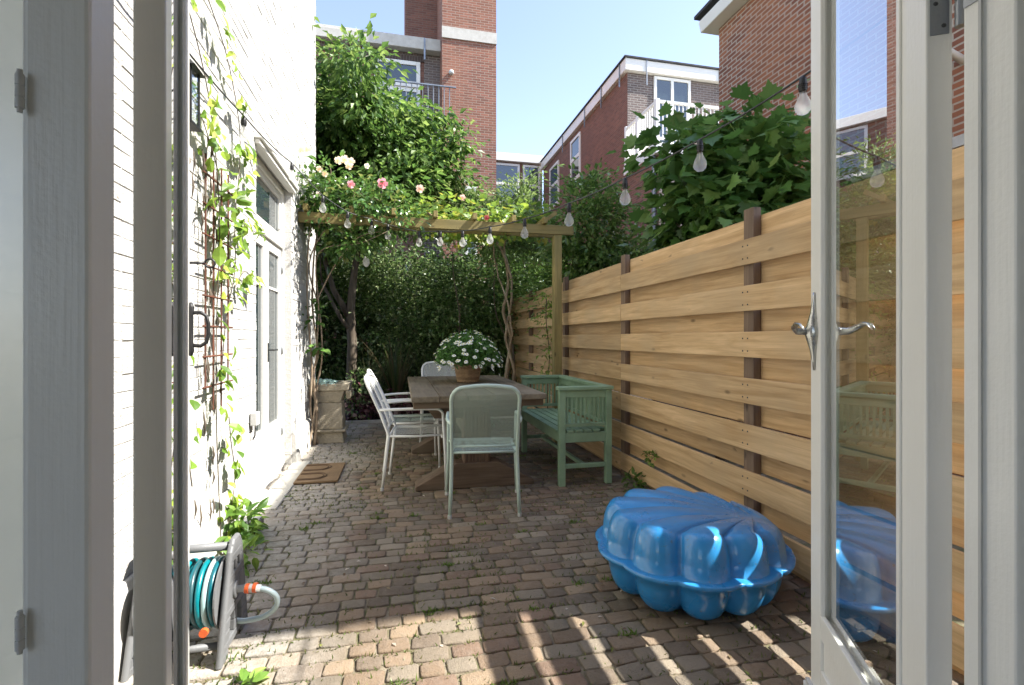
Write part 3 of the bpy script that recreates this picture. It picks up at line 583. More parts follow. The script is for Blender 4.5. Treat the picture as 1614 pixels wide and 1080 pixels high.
win(lh, 'x', -.63, .52, 7.72, 8.34, 13, -1, .1); win(lh, 'x', -.63, .52, 6.1, 7.65, 13, -1, .1, (-.05,)); win(lh, 'x', -3.4, -2.2, 6.1, 8.3, 13, -1, .1, (-2.8,), (7.75,))
m = MB(); m.tube([(-1.2, 12.1, 7.35), (1.35, 12.1, 7.35)], .025, 6); x = -1.15
while x < 1.3: m.tube([(x, 12.1, 6.2), (x, 12.1, 7.35)], .012, 5); x += .13
m.box(-1.2, 1.02, 12.05, 12.97, 6.0, 6.15); make('balcony_railing', m, 'zinc', lh)
m = MB().tube([(-3.5, 12.93, 8.5), (-3.5, 12.93, 5)], .04, 8); make('drain_pipe', m, 'light_plastic', lh, smooth=True)
tw_ = thing('brick_tower', 'tall red brick stair tower with a pale stone band rising above the trees', 'building', (1.03, 12.3, 0))
make('wall', MB().box(1.03, 2.395, 12.3, 15.5, -.1, 13), 'tower_brick' if 'tower_brick' in MATS else 'red_brick', tw_)
make('stone_band', MB().box(1.02, 2.405, 12.27, 12.298, 8.66, 8.94), 'concrete', tw_)
m = MB().lathe([(.05, 0), (.07, .04), (.05, .09), (.0, .1)], (1.25, 12.25, 7.75), 10); make('wall_lamp', m, 'light_plastic', tw_, smooth=True)
win(tw_, 'x', 1.05+.55, 1.9, 3.2, 5.0, 12.3, -1, .07)

# ------------------------------------------------------------ timber fence
fe = thing('timber_fence', 'new pine board fence, boards alternating on both sides of brown posts', 'fence', (1.88, .75, 0))
PY = [.80+1.59*i for i in range(-1, 5)]+[8.4]
for y in PY:
    pst = make('fence_post', MB().box(1.901, 1.9515, y-.040, y+.040, -.1, 1.925), 'post_wood', fe, bevel=.004)
rng = random.Random(9)
def nails(y, z0):
    m = MB()
    for dz in (.035, .105):
        for dy in (-.02, .02): m.box(1.8785, 1.8805, y+dy-.004, y+dy+.004, z0+dz-.004, z0+dz+.004)
    return m
for i in range(7):
    zt = 1.751-.258*i; zb = zt-.142
    for (a, c_) in ((-.85, 3.98), (3.984, 8.44)):
        o = make('front_board', MB().box(1.88, 1.8995, a, c_, zb, zt), 'pine', fe, bevel=.0025)
        nm = MB()
        for y in PY:
            if a < y < c_:
                n_ = nails(y, zb); nm.add(n_.v, n_.f)
        make('nails', nm, 'dark_metal', o)
for i in range(8):
    zt = 1.883-.258*i; zb = max(zt-.14, .0)
    if zt < .05: break
    for (a, c_) in ((-.85, 3.98), (3.984, 8.44)): make('back_board', MB().box(1.953, 1.9725, a, c_, zb, zt), 'pine', fe, bevel=.0025)

# ------------------------------------------------------------ pergola
pg = thing('pergola', 'weathered green timber pergola from the white wall to the fence', 'pergola', (1.75, 5.4, 0))
make('post', MB().box(1.705, 1.795, 5.32, 5.41, -.05, 2.37), 'green_pine_v', pg, bevel=.004)
make('beam', MB().box(-.998, 1.93, 5.31, 5.355, 2.372, 2.475), 'green_pine', pg, bevel=.003); make('beam', MB().box(-.998, 1.87, 5.66, 5.70, 2.41, 2.475), 'green_pine', pg, bevel=.003)
for x in (-.92, -.48, -.06, .37, .79, 1.22, 1.58): make('rafter', MB().box(x-.022, x+.022, 5.24, 5.78, 2.478, 2.545), 'green_pine_y', pg, bevel=.003)
m = MB(); m.prism([(1.50, 2.476), (1.56, 2.476), (1.74, 2.60), (1.72, 2.64)], 5.315, 5.35, 'y'); make('brace', m, 'green_pine', pg, bevel=.002)

# ------------------------------------------------------------ string lights
SL = [(1.60, 1.69, 2.235), (1.43, 2.14, 2.14), (1.27, 2.63, 2.095), (1.12, 3.17, 2.085), (.97, 3.80, 2.12), (.79, 4.35, 2.17), (.60, 4.80, 2.22), (.41, 5.14, 2.28), (.20, 5.27, 2.29), (-.12, 5.27, 2.35), (-.28, 5.20, 2.38), (-.495, 5.04, 2.40), (-.70, 4.88, 2.50), (-.93, 4.68, 2.72), (-.93, 3.30, 2.53)]
sg = thing('string_lights', 'festoon cable of clear bulbs looping from the door past the pergola to the white wall', 'string lights', SL[0])
anch = [(1.80, .75, 2.50), (1.72, 1.25, 2.38)]+[(x, y, z+.03) for x, y, z in SL]+[(-.94, 2.1, 2.49), (-.97, 1.2, 2.6)]
pts = []
for a, b in zip(anch[:-1], anch[1:]):
    a = Vector(a); b = Vector(b); L = (b-a).length
    for k in range(6):
        t_ = k/6; p = a.lerp(b, t_); p.z -= .10*L*t_*(1-t_)*.6; pts.append(p)
pts.append(Vector(anch[-1]))
make('cable', MB().tube(pts, .0046, 6), 'dark_metal', sg, smooth=True)
def bulb_at(p, i):
    x, y, z = p; m = MB(); m.lathe([(.006, .03), (.0135, .022), (.0155, .0), (.0155, -.028), (.0135, -.034)], (x, y, z), 14)
    for s in (-.004, -.012, -.020): m.tube([(x+.0162*math.cos(q), y+.0162*math.sin(q), z+s) for q in np.linspace(0, 6.28, 13)[:-1]], .0018, 4, closed=True)
    s_ = make('bulb', m, 'black_iron', sg, smooth=True)
    g = MB(); g.lathe([(.0125, -.033), (.0135, -.045), (.020, -.060), (.0285, -.078), (.0315, -.094), (.0285, -.110), (.018, -.122), (.004, -.1265)], (x, y, z), 18)
    gl = make('globe', g, 'bulb_glass', s_, smooth=True)
    q = MB(); q.tube([(x, y, z-.035), (x, y, z-.072)], .003, 5); q.tube([(x+.011*math.cos(a), y+.011*math.sin(a), z-.07-.012*(a/12)*1.6) for a in np.linspace(0, 25, 40)], .0007, 3); make('filament', q, 'chrome', s_)
for i, p in enumerate(SL): bulb_at(p, i)

# ------------------------------------------------------------ furniture
def build_chair(mat, mesh, label, group, loc, rz):
    # local: seat faces +y; width along x
    T = thing('garden_chair', label, 'chair', loc, rz, group, local=True)
    w_ = .222
    def arc(c, r, a0, a1, n=6): return [(c[0]+r*math.cos(a), c[1]+r*math.sin(a)) for a in np.linspace(a0, a1, n)]
    def back(z):  # y of the back frame at height z
        return (-.02-.05*(z/.43-.5)**2*0 if z < .43 else -.02-.20*((z-.43)/.47)**1.15)+(-.05*(1-z/.43) if z < .43 else 0)
    path = [(-w_-.012, 0), (-w_-.004, .2), (-w_, .43), (-w_, .6), (-w_, .78)]+arc((-w_+.085, .80), .085, math.pi, math.pi/2, 6)+[(-.07, .893), (0, .896), (.07, .893)]+arc((w_-.085, .80), .085, math.pi/2, 0, 6)+[(w_, .78), (w_, .6), (w_, .43), (w_+.004, .2), (w_+.012, 0)]
    make('back_frame', MB().tube([(x, back(z), z) for x, z in path], .0125, 12), mat, T, smooth=True, local=True)
    for s in (-1, 1):
        x = s*(w_+.035); P = [(x+s*.012, .43, 0), (x, .42, .3), (x-s*0, .405, .56)]+[(x, .405-.055+.055*math.cos(a), .585+.055*math.sin(a)) for a in np.linspace(.2, math.pi/2, 5)]+[(x, .20, .643), (x-s*.002, .05, .640), (x-s*.015, -.03, .636), (s*w_, back(.63), .632)]
        lg = make('front_leg_and_arm', MB().tube(P, .0115, 10), mat, T, smooth=True, local=True)
        for (fx, fy) in ((x+s*.012, .43), (s*(w_+.012), back(0))): make('foot_cap', MB().lathe([(.0145, 0), (.0145, .022)], (fx, fy, 0), 10), 'light_plastic', lg, local=True)
    fr = MB(); fr.tube([(-w_-.03, .395, .415), (-w_+.01, .40, .425), (w_-.01, .40, .425), (w_+.03, .395, .415)], .010, 8)
    for s in (-1, 1): fr.tube([(s*(w_), -.02, .425), (s*(w_-.005), .18, .418), (s*(w_-.004), .40, .427)], .010, 8)
    fr.tube([(-w_, -.02, .425), (w_, -.02, .425)], .009, 8)
    make('seat_frame', fr, mat, T, smooth=True, local=True)
    pm = MB(); pm.panel((-w_+.002, -.015, .435), (w_-.002, -.015, .435), (w_-.004, .40, .440), (-w_+.004, .40, .440), 12, 12, lambda u, v: (0, 0, -.018*math.sin(math.pi*u)*math.sin(math.pi*min(1, v*1.1))))
    pm.panel((-w_+.004, .40, .440), (w_-.004, .40, .440), (w_-.004, .412, .395), (-w_+.004, .412, .395), 4, 2)
    make('seat', pm, mesh, T, smooth=True, local=True)
    pb = MB(); N_ = 14
    def bf(u, v):
        z = .475+v*.415; hw_ = w_ if z < .80 else w_-.085+math.sqrt(max(.085**2-(z-.80)**2, 0)) if z < .885 else w_-.085
        return z, hw_
    V = []; uvs = []; b0 = 0
    for i in range(N_+1):
        for j in range(N_+1):
            u, v = i/N_, j/N_; z, hw_ = bf(u, v); xx = (u*2-1)*(hw_-.002); V.append((xx, back(z)-.035*(1-(2*u-1)**2)*math.sin(math.pi*min(1, max(0, v)))*.6, z)); uvs.append((xx+1, z))
    pb.add(V, [(i*(N_+1)+j, (i+1)*(N_+1)+j, (i+1)*(N_+1)+j+1, i*(N_+1)+j+1) for i in range(N_) for j in range(N_)]); pb.uv = uvs
    make('backrest', pb, mesh, T, smooth=True, local=True)
    bb = MB(); bb.tube([(-w_, back(.47), .47), (0, back(.47)-.012, .47), (w_, back(.47), .47)], .007, 8); make('back_rail', bb, mat, T, smooth=True, local=True)
    return T
G = 'metal garden chairs round the wooden table'
build_chair('mint_metal', 'mint_mesh', 'mint green perforated metal armchair nearest the camera, its back turned to us', G, (.565, 3.32, .001), R(-7))
build_chair('white_metal', 'white_mesh', 'white metal armchair at the left side of the table, nearer of the two there', G, (-.04, 4.22, .001), R(-96))
build_chair('white_metal', 'mint_mesh', 'pale metal armchair at the left side of the table, mostly hidden behind its white neighbour', G, (-.07, 4.82, .001), R(-90))
build_chair('white_metal', 'white_mesh', 'white metal armchair at the far end of the table facing the camera', G, (.50, 6.16, .001), R(180))
# table
tb = thing('garden_table', 'heavy weathered plank table on two trestle feet', 'table', (.61, 4.75, 0))
rng = random.Random(4)
for k in range(5):
    x0 = .085+k*.211; make('table_plank', MB().box(x0+.002, x0+.209, 3.74+rng.uniform(-.006, .006), 5.72+rng.uniform(-.01, .01), .716+rng.uniform(-.002, .001), .762+rng.uniform(-.0015, .0015)), 'old_wood', tb, bevel=.006)
make('table_edge', MB().box(.10, 1.125, 3.80, 3.88, .66, .714).box(.10, 1.125, 5.56, 5.64, .66, .714).box(.12, .165, 3.882, 5.558, .655, .714).box(1.06, 1.105, 3.882, 5.558, .655, .714), 'old_wood_x', tb, bevel=.004)
for y in (3.93, 5.22):
    tr = MB(); tr.box(.50, .72, y, y+.14, .17, .65); leg_ = make('trestle_post', tr, 'old_wood_v', tb, bevel=.012)
    gm = MB(); [gm.box(.508+i*.03, .520+i*.03, y-.008, y-.001, .19, .6) for i in range(7)]; make('moulding', gm, 'old_wood_v', leg_, bevel=.003)
    make('trestle_foot', MB().prism([(.12, 0), (1.08, 0), (1.08, .035), (.78, .20), (.44, .20), (.12, .035)], y-.02, y+.16, 'y'), 'old_wood_x', tb, bevel=.008)
    make('trestle_head', MB().prism([(.2, .655), (1.0, .655), (.95, .56), (.27, .56)], y+.01, y+.13, 'y'), 'old_wood_x', tb, bevel=.006)
make('stretcher', MB().box(.58, .64, 4.07, 5.22, .30, .42), 'old_wood', tb, bevel=.006)
# bench
bn = thing('garden_bench', 'sage green slatted wooden bench with equally high sides, along the fence', 'bench', (1.48, 4.4, 0))
X0, X1, Y0, Y1 = 1.255, 1.71, 3.78, 5.06; LW = .052
for (x, y) in ((X0, Y0), (X1-LW, Y0), (X0, Y1-LW), (X1-LW, Y1-LW)): make('leg', MB().box(x, x+LW, y, y+LW, 0, .775), 'green_paint', bn, bevel=.004)
tr = MB(); tr.box(X0-.012, X1+.012, Y0-.012, Y0+LW+.012, .777, .805); tr.box(X0-.012, X1+.012, Y1-LW-.012, Y1+.012, .777, .805); tr.box(X1-LW-.012, X1+.012, Y0+LW+.013, Y1-LW-.013, .777, .805)
tr.box(X0+LW, X1-LW, Y0+.01, Y0+.04, .715, .776); tr.box(X0+LW, X1-LW, Y1-.04, Y1-.01, .715, .776); tr.box(X1-.04, X1-.01, Y0+LW, Y1-LW, .715, .776); make('top_rail', tr, 'green_paint', bn, bevel=.004)
sr = MB(); sr.box(X0+.008, X0+.035, Y0+LW, Y1-LW, .35, .43); sr.box(X1-.035, X1-.008, Y0+LW, Y1-LW, .35, .43); sr.box(X0+LW, X1-LW, Y0+.008, Y0+.035, .35, .43); sr.box(X0+LW, X1-LW, Y1-.035, Y1-.008, .35, .43)
sr.box(X0+LW, X1-LW, Y0+.012, Y0+.038, .475, .505); sr.box(X0+LW, X1-LW, Y1-.038, Y1-.012, .475, .505); sr.box(X1-.038, X1-.012, Y0+LW, Y1-LW, .475, .505); sr.box(X0+LW, X1-LW, Y0+.012, Y0+.038, .14, .175); sr.box(X0+LW, X1-LW, Y1-.038, Y1-.012, .14, .175); sr.box(1.46, 1.49, Y0+.039, Y1-.039, .142, .173)
make('rail', sr, 'green_paint', bn, bevel=.003)
ss = MB()
for k in range(6):
    x = X0-.01+k*.075; ss.box(x, x+.062, Y0+LW+.003 if k in (0, 5) else Y0+.004, Y1-LW-.003 if k in (0, 5) else Y1-.004, .432, .452)
make('seat', ss, 'green_paint', bn, bevel=.003)
n_ = 9
for k in range(n_):
    x = X0+LW+.022+(X1-X0-2*LW-.044)*(k/(n_-1))
    for y in (Y0+.025, Y1-.025): make('spindle', MB().box(x-.008, x+.008, y-.006, y+.006, .506, .714), 'green_paint', bn)
n_ = 24
for k in range(n_):
    y = Y0+LW+.03+(Y1-Y0-2*LW-.06)*(k/(n_-1)); make('spindle', MB().box(X1-.031, X1-.019, y-.008, y+.008, .506, .714), 'green_paint', bn)

# ------------------------------------------------------------ flower basket on the table
fb = thing('flower_basket', 'wicker basket of white daisies standing on the wooden table', 'flower basket', (.66, 4.86, .765))
bx_, by_, bz_ = .66, 4.86, .765
m = MB(); rng = random.Random(2); NR = 13; NS = 22
for r_i in range(NR):
    z = bz_+.008+r_i*.0125; rad = .098+.03*(r_i/NR)**.8; pts = []
    for j in range(NS*2):
        a = math.pi*j/NS; rr = rad+(.0045 if (j+r_i) % 2 else -.0045); pts.append((bx_+rr*math.cos(a), by_+rr*math.sin(a), z))
    q = rng.uniform(.7, 1.15); m.tube(pts, .0065, 5, closed=True, col=(.46*q, .31*q, .17*q))
for j in range(NS):
    a = 2*math.pi*j/NS; m.tube([(bx_+.098*math.cos(a), by_+.098*math.sin(a), bz_), (bx_+.13*math.cos(a), by_+.13*math.sin(a), bz_+.172)], .004, 5, col=(.34, .22, .12))
for k in range(2): m.tube([(bx_+(.131+.004*math.cos(a*14+k*3.14))*math.cos(a), by_+(.131+.004*math.cos(a*14+k*3.14))*math.sin(a), bz_+.172+.006*math.sin(a*14+k*3.14)) for a in np.linspace(0, 6.28, 140)[:-1]], .006, 5, closed=True, col=(.42, .28, .15))
make('basket', m, 'wicker', fb, smooth=True)
make('potting_soil', MB().lathe([(.095, bz_+.0), (.12, bz_+.15)], (bx_, by_, 0), 20), 'soil', fb)
rg = np.random.default_rng(5); n = 2600; d = rg.normal(size=(n, 3)); d[:, 2] = np.abs(d[:, 2])*.9-.02; d = unit(d); r = rg.random(n)**.4
P = np.array([bx_, by_, bz_+.185])+d*r[:, None]*np.array([.31, .31, .30]); f_ = MB()
leaves(f_, P, d+rg.normal(size=(n, 3))*.6, rg.normal(size=(n, 3))*.5+d+[0, 0, .5], .045*(1+rg.uniform(-.3, .3, n)), .02*np.ones(n), palette(rg, n, [(.07, .17, .035), (.10, .23, .05), (.05, .12, .03)]))
for k in range(70):
    q = d[k]; f_.tube([(bx_+q[0]*.05, by_+q[1]*.05, bz_+.15), (bx_+q[0]*.2, by_+q[1]*.2, bz_+.17+q[2]*.22)], .0025, 4, col=(.1, .2, .05))
make('foliage', f_, 'leaf', fb)
fl = MB(); dc = MB(); nfl = 150; ga = 2.39996
for i in range(nfl):
    cz = 1-(i+.5)/nfl*1.08; a = ga*i; s = math.sqrt(max(0, 1-cz*cz)); nrm = Vector((s*math.cos(a), s*math.sin(a), cz)); nrm = (nrm+Vector(rg.normal(size=3))*.14).normalized()
    c_ = Vector((bx_, by_, bz_+.17))+Vector((nrm.x*.335, nrm.y*.335, nrm.z*.33))*(1+rg.uniform(-.07, .05)); fn = (nrm+Vector((0, 0, .55))+Vector(rg.normal(size=3))*.22).normalized(); u_ = fn.orthogonal().normalized(); v_ = fn.cross(u_); npet = 13; rad = rg.uniform(.019, .026)
    for k in range(npet):
        t_ = 2*math.pi*k/npet+rg.uniform(-.1, .1); dr_ = u_*math.cos(t_)+v_*math.sin(t_); tn = fn.cross(dr_); L = rad*rg.uniform(.85, 1.1); dip = fn*-.004
        fl.add([c_+dr_*.004-tn*.002, c_+dr_*L*.7-tn*.0045+dip*.3, c_+dr_*L+dip, c_+dr_*L*.7+tn*.0045+dip*.3, c_+dr_*.004+tn*.002], [(0, 1, 2, 3, 4)], (.85, .85, .82))
    M = Matrix.Translation(c_) @ fn.to_track_quat('Z', 'Y').to_matrix().to_4x4(); dc.lathe([(.0065, -.001), (.0055, .003), (.001, .0045)], (0, 0, 0), 7, M=M, col=(.62, .55, .10))
make('daisy_petals', fl, 'petal', fb); make('daisy_centres', dc, 'flower_col', fb)

# ------------------------------------------------------------ blue shell sandpit
def shell():
    cx, cy = 1.345, 2.14; hd = math.atan2(-.10, .32)   # direction of the hinge, towards the fence
    sp = thing('shell_sandpit', 'closed blue plastic clam shell sandpit on the paving by the fence', 'sandpit', (cx, cy, 0))
    NL = 10; A, B_ = .385, .385
    HX, HY = cx+.30*math.cos(hd), cy+.30*math.sin(hd)
    def outline(q, pinch, grow):
        # q 0..1 round the edge starting at the hinge
        a = 2*math.pi*q; x = A*math.cos(a); y = B_*math.sin(a); hf = max(0.0, math.cos(a))**5
        r_ = math.hypot(x, y)+grow
        lob = abs(math.sin(math.pi*NL*q)) if hf < .35 else .9
        lob = lob**.70
        r_ *= 1-pinch*(1-lob); r_ += hf*.055
        return r_*math.cos(a), r_*math.sin(a), lob
    def W_(x, y, z): c, s = math.cos(hd), math.sin(hd); return (cx+x*c-y*s, cy+x*s+y*c, z)
    NQ = NL*18
    def half(z0, H, flip, inset, gr, hinge_h):
        m = MB(); vs = []; rows = []
        for k in range(9): rows.append(('t', k/8))
        for k in range(1, 9): rows.append(('w', k/8))
        rows += [('r', 0), ('r', .008), ('r', .022), ('r', .030), ('x', .029)]
        for i in range(NQ):
            q = i/NQ; ox, oy, lob = outline(q, .155, gr); R0 = math.hypot(ox, oy); ix, iy = ox*(R0-inset*(.75+.25*lob))/R0, oy*(R0-inset*(.75+.25*lob))/R0
            rx, ry, _ = outline(q, .06, gr+.004); hx, hy = .315, 0.0
            def top(px, py, e):
                far = hinge_h+(1-hinge_h)*min(1.0, math.hypot(px-.36, py)/.45)**.8; return H*far-(1-lob)**1.2*.030*e**2.4
            for kind, a_ in rows:
                if kind == 't':
                    x, y = hx+(ix-hx)*a_, hy+(iy-hy)*a_; z = z0+flip*(top(x, y, a_)-.010*a_**6)
                elif kind == 'w':
                    ph = a_*math.pi/2; f = math.sin(ph)**1.0*.62+.38*a_; Ht = top(ix, iy, 1)-.010; zz = Ht*(math.cos(ph)**.62); x, y = ix+(ox-ix)*f, iy+(oy-iy)*f; z = z0+flip*max(zz, .004)
                elif kind == 'r':
                    r2 = math.hypot(rx, ry); x, y = rx*(r2+a_)/r2, ry*(r2+a_)/r2
                    if a_ == 0: x, y = (ox+rx)/2, (oy+ry)/2
                    z = z0+flip*(.004 if a_ < .03 else .001)
                else:
                    r2 = math.hypot(rx, ry); x, y = rx*(r2+a_)/r2, ry*(r2+a_)/r2; z = z0-flip*.009
                vs.append(W_(x, y, z))
        np_ = len(rows); fs = [(i*np_+j, ((i+1) % NQ)*np_+j, ((i+1) % NQ)*np_+j+1, i*np_+j+1) for i in range(NQ) for j in range(np_-1)]
        if flip > 0: fs = [f[::-1] for f in fs]
        m.add(vs, fs); return m
    make('lower_shell', half(.184, .182, -1, .085, .002, 1.0), 'blue_plastic', sp, smooth=True)
    make('lid_shell', half(.202, .192, 1, .070, .012, .70), 'blue_plastic', sp, smooth=True)
    kn = MB(); 
    M = Matrix.Translation(W_(.445, 0, .197)) @ Matrix.Rotation(hd, 4, 'Z'); kn.box(-.03, .035, -.05, .05, -.018, .018, M); make('hinge_knob', kn, 'blue_plastic', sp, bevel=.008)
shell()

# ------------------------------------------------------------ hose reel
hr_ = thing('hose_reel', 'grey plastic garden hose reel wound with turquoise hose beside the open left door', 'hose reel', (-.8, 2.1, 0))
XR = -.625
def side_frame(x0, x1):
    m = MB()
    def yr(z):  # front and rear edge of the plate at height z
        return 1.975+.13*(z/.40)**1.1, 2.285-.085*(z/.40)**1.1
    zs = [.0, .03, .06, .10, .14, .17, .26, .29, .33, .36, .40]
    for za, zb in zip(zs[:-1], zs[1:]):
        (a0, a1), (b0, b1) = yr(za), yr(zb); w0 = .055 if zb <= .10 or za >= .29 else .035
        if za < .03: segs = [(0, .22), (.78, 1)]
        elif .03 <= za < .06 or .26 <= za < .29 or za >= .33 or .14 <= za < .17: segs = [(0, 1)]
        elif .17 <= za < .26: segs = [(0, .30), (.30, .70), (.70, 1)]
        else: segs = [(0, .24), (.44, .56), (.76, 1)]
        for u0, u1 in segs:
            m.prism([(a0+(a1-a0)*u0, za), (a0+(a1-a0)*u1, za), (b0+(b1-b0)*u1, zb), (b0+(b1-b0)*u0, zb)], x0+.004, x1-.004, 'x')
    P0 = [(x, *v) for v in [(yr(0)[0], 0), (yr(.2)[0], .2), (yr(.37)[0], .37), (yr(.4)[0]+.02, .405), (yr(.4)[1]-.02, .405), (yr(.37)[1], .37), (yr(.2)[1], .2), (yr(0)[1], 0)] for x in ((x0+x1)/2,)]
    m.tube(P0, .0125, 8); m.tube([(x0-.004, 2.125, .215), (x1+.004, 2.125, .215)], .032, 18)
    return m
for x in (XR-.028, -.95): make('side_frame', side_frame(x, x+.028), 'grey_plastic', hr_, bevel=.004)
make('handle_bar', MB().tube([(-.94, 2.13, .385), (XR-.03, 2.13, .385)], .016, 14), 'grey_plastic', hr_, smooth=True); make('foot_bar', MB().tube([(-.94, 2.02, .06), (XR-.03, 2.02, .06)], .013, 12), 'grey_plastic', hr_, smooth=True)
make('drum', MB().tube([(-.92, 2.125, .215), (-.655, 2.125, .215)], .06, 20), 'grey_plastic', hr_, smooth=True); 
for x in (-.921, -.665): make('drum_flange', MB().tube([(x, 2.125, .215), (x+.006, 2.125, .215)], .135, 28), 'grey_plastic', hr_)
m = MB(); rng = random.Random(8)
for layer, rad in enumerate((.078, .098, .118)):
    n = 12; x0 = -.908 if layer % 2 == 0 else -.902
    for k in range(n):
        x = x0+k*.0208; c1 = rng.choice([(.0, .15, .18), (.0, .10, .13), (.32, .47, .48), (.25, .42, .45), (.02, .07, .08), (.0, .17, .2)]); w1 = rng.uniform(-.012, .012)
        m.tube([(x+w1*math.sin(a), 2.125+(rad+rng.uniform(-.002, .002))*math.cos(a), .215+rad*math.sin(a)) for a in np.linspace(0, 6.28, 29)[:-1]], .0098, 8, closed=True, col=c1)
make('wound_hose', m, 'hose', hr_, smooth=True)
P_ = [(XR+.03, 2.125, .215), (XR+.075, 2.12, .213), (XR+.115, 2.12, .20), (XR+.145, 2.13, .165), (XR+.14, 2.14, .12), (XR+.10, 2.15, .085), (XR+.05, 2.16, .07), (XR+.0, 2.16, .07), (XR-.05, 2.16, .09)]
def smoothpts(P, n=6):
    P = [Vector(p) for p in P]; out = []
    for i in range(len(P)-1):
        p0, p1, p2, p3 = P[max(i-1, 0)], P[i], P[i+1], P[min(i+2, len(P)-1)]
        for k in range(n):
            t_ = k/n; out.append(.5*((2*p1)+(p2-p0)*t_+(2*p0-5*p1+4*p2-p3)*t_*t_+(3*p1-p0-3*p2+p3)*t_**3))
    out.append(P[-1]); return out
make('hose_end', MB().tube(smoothpts(P_[1:]), .0105, 10, col=(.42, .52, .55)), 'hose', hr_, smooth=True)
cn_ = make('hose_connector', MB().tube([(XR, 2.125, .215), (XR+.03, 2.125, .215), (XR+.03, 2.125, .215), (XR+.09, 2.118, .212)], [.013, .013, .017, .014], 14), 'light_plastic', hr_, smooth=True)
for a in (.034, .062): make('locking_ring', MB().tube([(XR+a, 2.124, .214), (XR+a+.014, 2.122, .2135)], .0185, 14), 'orange_plastic', cn_)
m = MB(); m.tube([(-.69, 1.99, .135), (-.69, 1.975, .135)], .015, 12); make('hose_nozzle', m, 'orange_plastic', hr_)

# ------------------------------------------------------------ trough, mat, lantern, trellis and small things
tg = thing('stone_trough', 'weathered stone basin on a square pedestal against the end of the white wall', 'basin', (-.80, 6.08, 0))
def slab(m, x0, x1, y0, y1, z0, z1, i0, i1):
    vs = []
    for z, i in ((z0, i0), (z1, i1)): vs += [(x0+i, y0+i, z), (x1-i, y0+i, z), (x1-i, y1-i, z), (x0+i, y1-i, z)]
    m.add(vs, [(3, 2, 1, 0), (4, 5, 6, 7)]+[(k, (k+1) % 4, 4+(k+1) % 4, 4+k) for k in range(4)])
m = MB(); slab(m, -.97, -.62, 5.92, 6.26, 0, .13, 0, .02); slab(m, -.99, -.60, 5.90, 6.28, .13, .155, .0, .0); slab(m, -.955, -.635, 5.935, 6.245, .156, .46, 0, .012); make('pedestal', m, 'stone', tg, bevel=.01)
m = MB(); slab(m, -.985, -.615, 5.90, 6.27, .461, .60, .045, .0); slab(m, -1.0, -.56, 5.87, 6.3, .601, .685, .01, 0)
m.prism([(5.885, .60), (5.93, .50), (5.97, .60)], -.60, -.545, 'x'); m.prism([(6.14, .60), (6.19, .50), (6.24, .60)], -.60, -.545, 'x'); make('basin', m, 'stone', tg, bevel=.012)
m = MB(); m.grid(lambda u, v: (-.97+u*.27, 5.90+v*.2, .692+.035*abs(mnoise.noise(Vector((u*5, v*4, 3))))+.03*math.sin(math.pi*u)*math.sin(math.pi*v)), 24, 18)
m.grid(lambda u, v: (-.95+u*.24+.01*math.sin(v*9), 5.885-.012*v+.004*math.sin(u*30), .70-.03*v+.012*math.sin(u*17)), 24, 5)
tag(make('folded_cloth', m, 'cloth', base=(-.86, 5.98, .69), smooth=True), 'crumpled mint green cloth lying on top of the stone basin', 'cloth')
# doormat
dm = thing('doormat', 'brown coir doormat with curled dark lines in front of the white garden doors', 'doormat', (-.69, 4.6, 0))
make('mat', MB().box(-.845, -.50, 4.30, 4.90, .006, .024), 'coir', dm, bevel=.004)
for (yc, r0_) in ((4.46, .10), (4.46, .075), (4.75, .10), (4.75, .075)):
    m = MB(); m.tube([(-.83, yc+r0_, .024), (-.72, yc+r0_, .024)]+[(-.70+.09*math.sin(a)*r0_/.1, yc+r0_*math.cos(a), .024) for a in np.linspace(.2, math.pi-.2, 9)]+[(-.72, yc-r0_, .024), (-.83, yc-r0_, .024)], .006, 5); make('pattern_line', m, 'coir_dark', dm)
# lantern
lt = thing('wall_lantern', 'black framed glass lantern hanging on the white wall beside the open door', 'wall lamp', (-.99, 2.49, 2.15))
LX0, LX1, LY0, LY1, LZ0, LZ1 = -.975, -.885, 2.40, 2.50, 2.15, 2.39
m = MB()
for x in (LX0, LX1-.01):
    for y in (LY0, LY1-.01): m.box(x, x+.01, y, y+.01, LZ0, LZ1)
m.box(LX0-.005, LX1+.005, LY0-.005, LY1+.005, LZ0-.012, LZ0); make('frame', m, 'black_iron', lt, bevel=.001)
m = MB(); xc, yc = (LX0+LX1)/2, (LY0+LY1)/2; e = .065
m.add([(xc-e, yc-e, LZ1), (xc+e, yc-e, LZ1), (xc+e, yc+e, LZ1), (xc-e, yc+e, LZ1), (xc-.02, yc-.02, LZ1+.05), (xc+.02, yc-.02, LZ1+.05), (xc+.02, yc+.02, LZ1+.05), (xc-.02, yc+.02, LZ1+.05)], [(3, 2, 1, 0), (4, 5, 6, 7), (0, 1, 5, 4), (1, 2, 6, 5), (2, 3, 7, 6), (3, 0, 4, 7)]); make('cap', m, 'black_iron', lt)
m = MB(); m.box(LX0+.011, LX1-.011, LY0+.003, LY0+.006, LZ0, LZ1); m.box(LX0+.011, LX1-.011, LY1-.006, LY1-.003, LZ0, LZ1); m.box(LX0+.003, LX0+.006, LY0+.011, LY1-.011, LZ0, LZ1); m.box(LX1-.006, LX1-.003, LY0+.011, LY1-.011, LZ0, LZ1); make('pane', m, 'lamp_glass', lt)
m = MB(); m.tube([(-.999, yc, LZ1+.09), (-.96, yc, LZ1+.12), (xc, yc, LZ1+.11), (xc, yc, LZ1+.045)], .006, 8); m.box(-1.0, -.99, yc-.03, yc+.03, LZ1+.0, LZ1+.14); make('bracket', m, 'black_iron', lt)
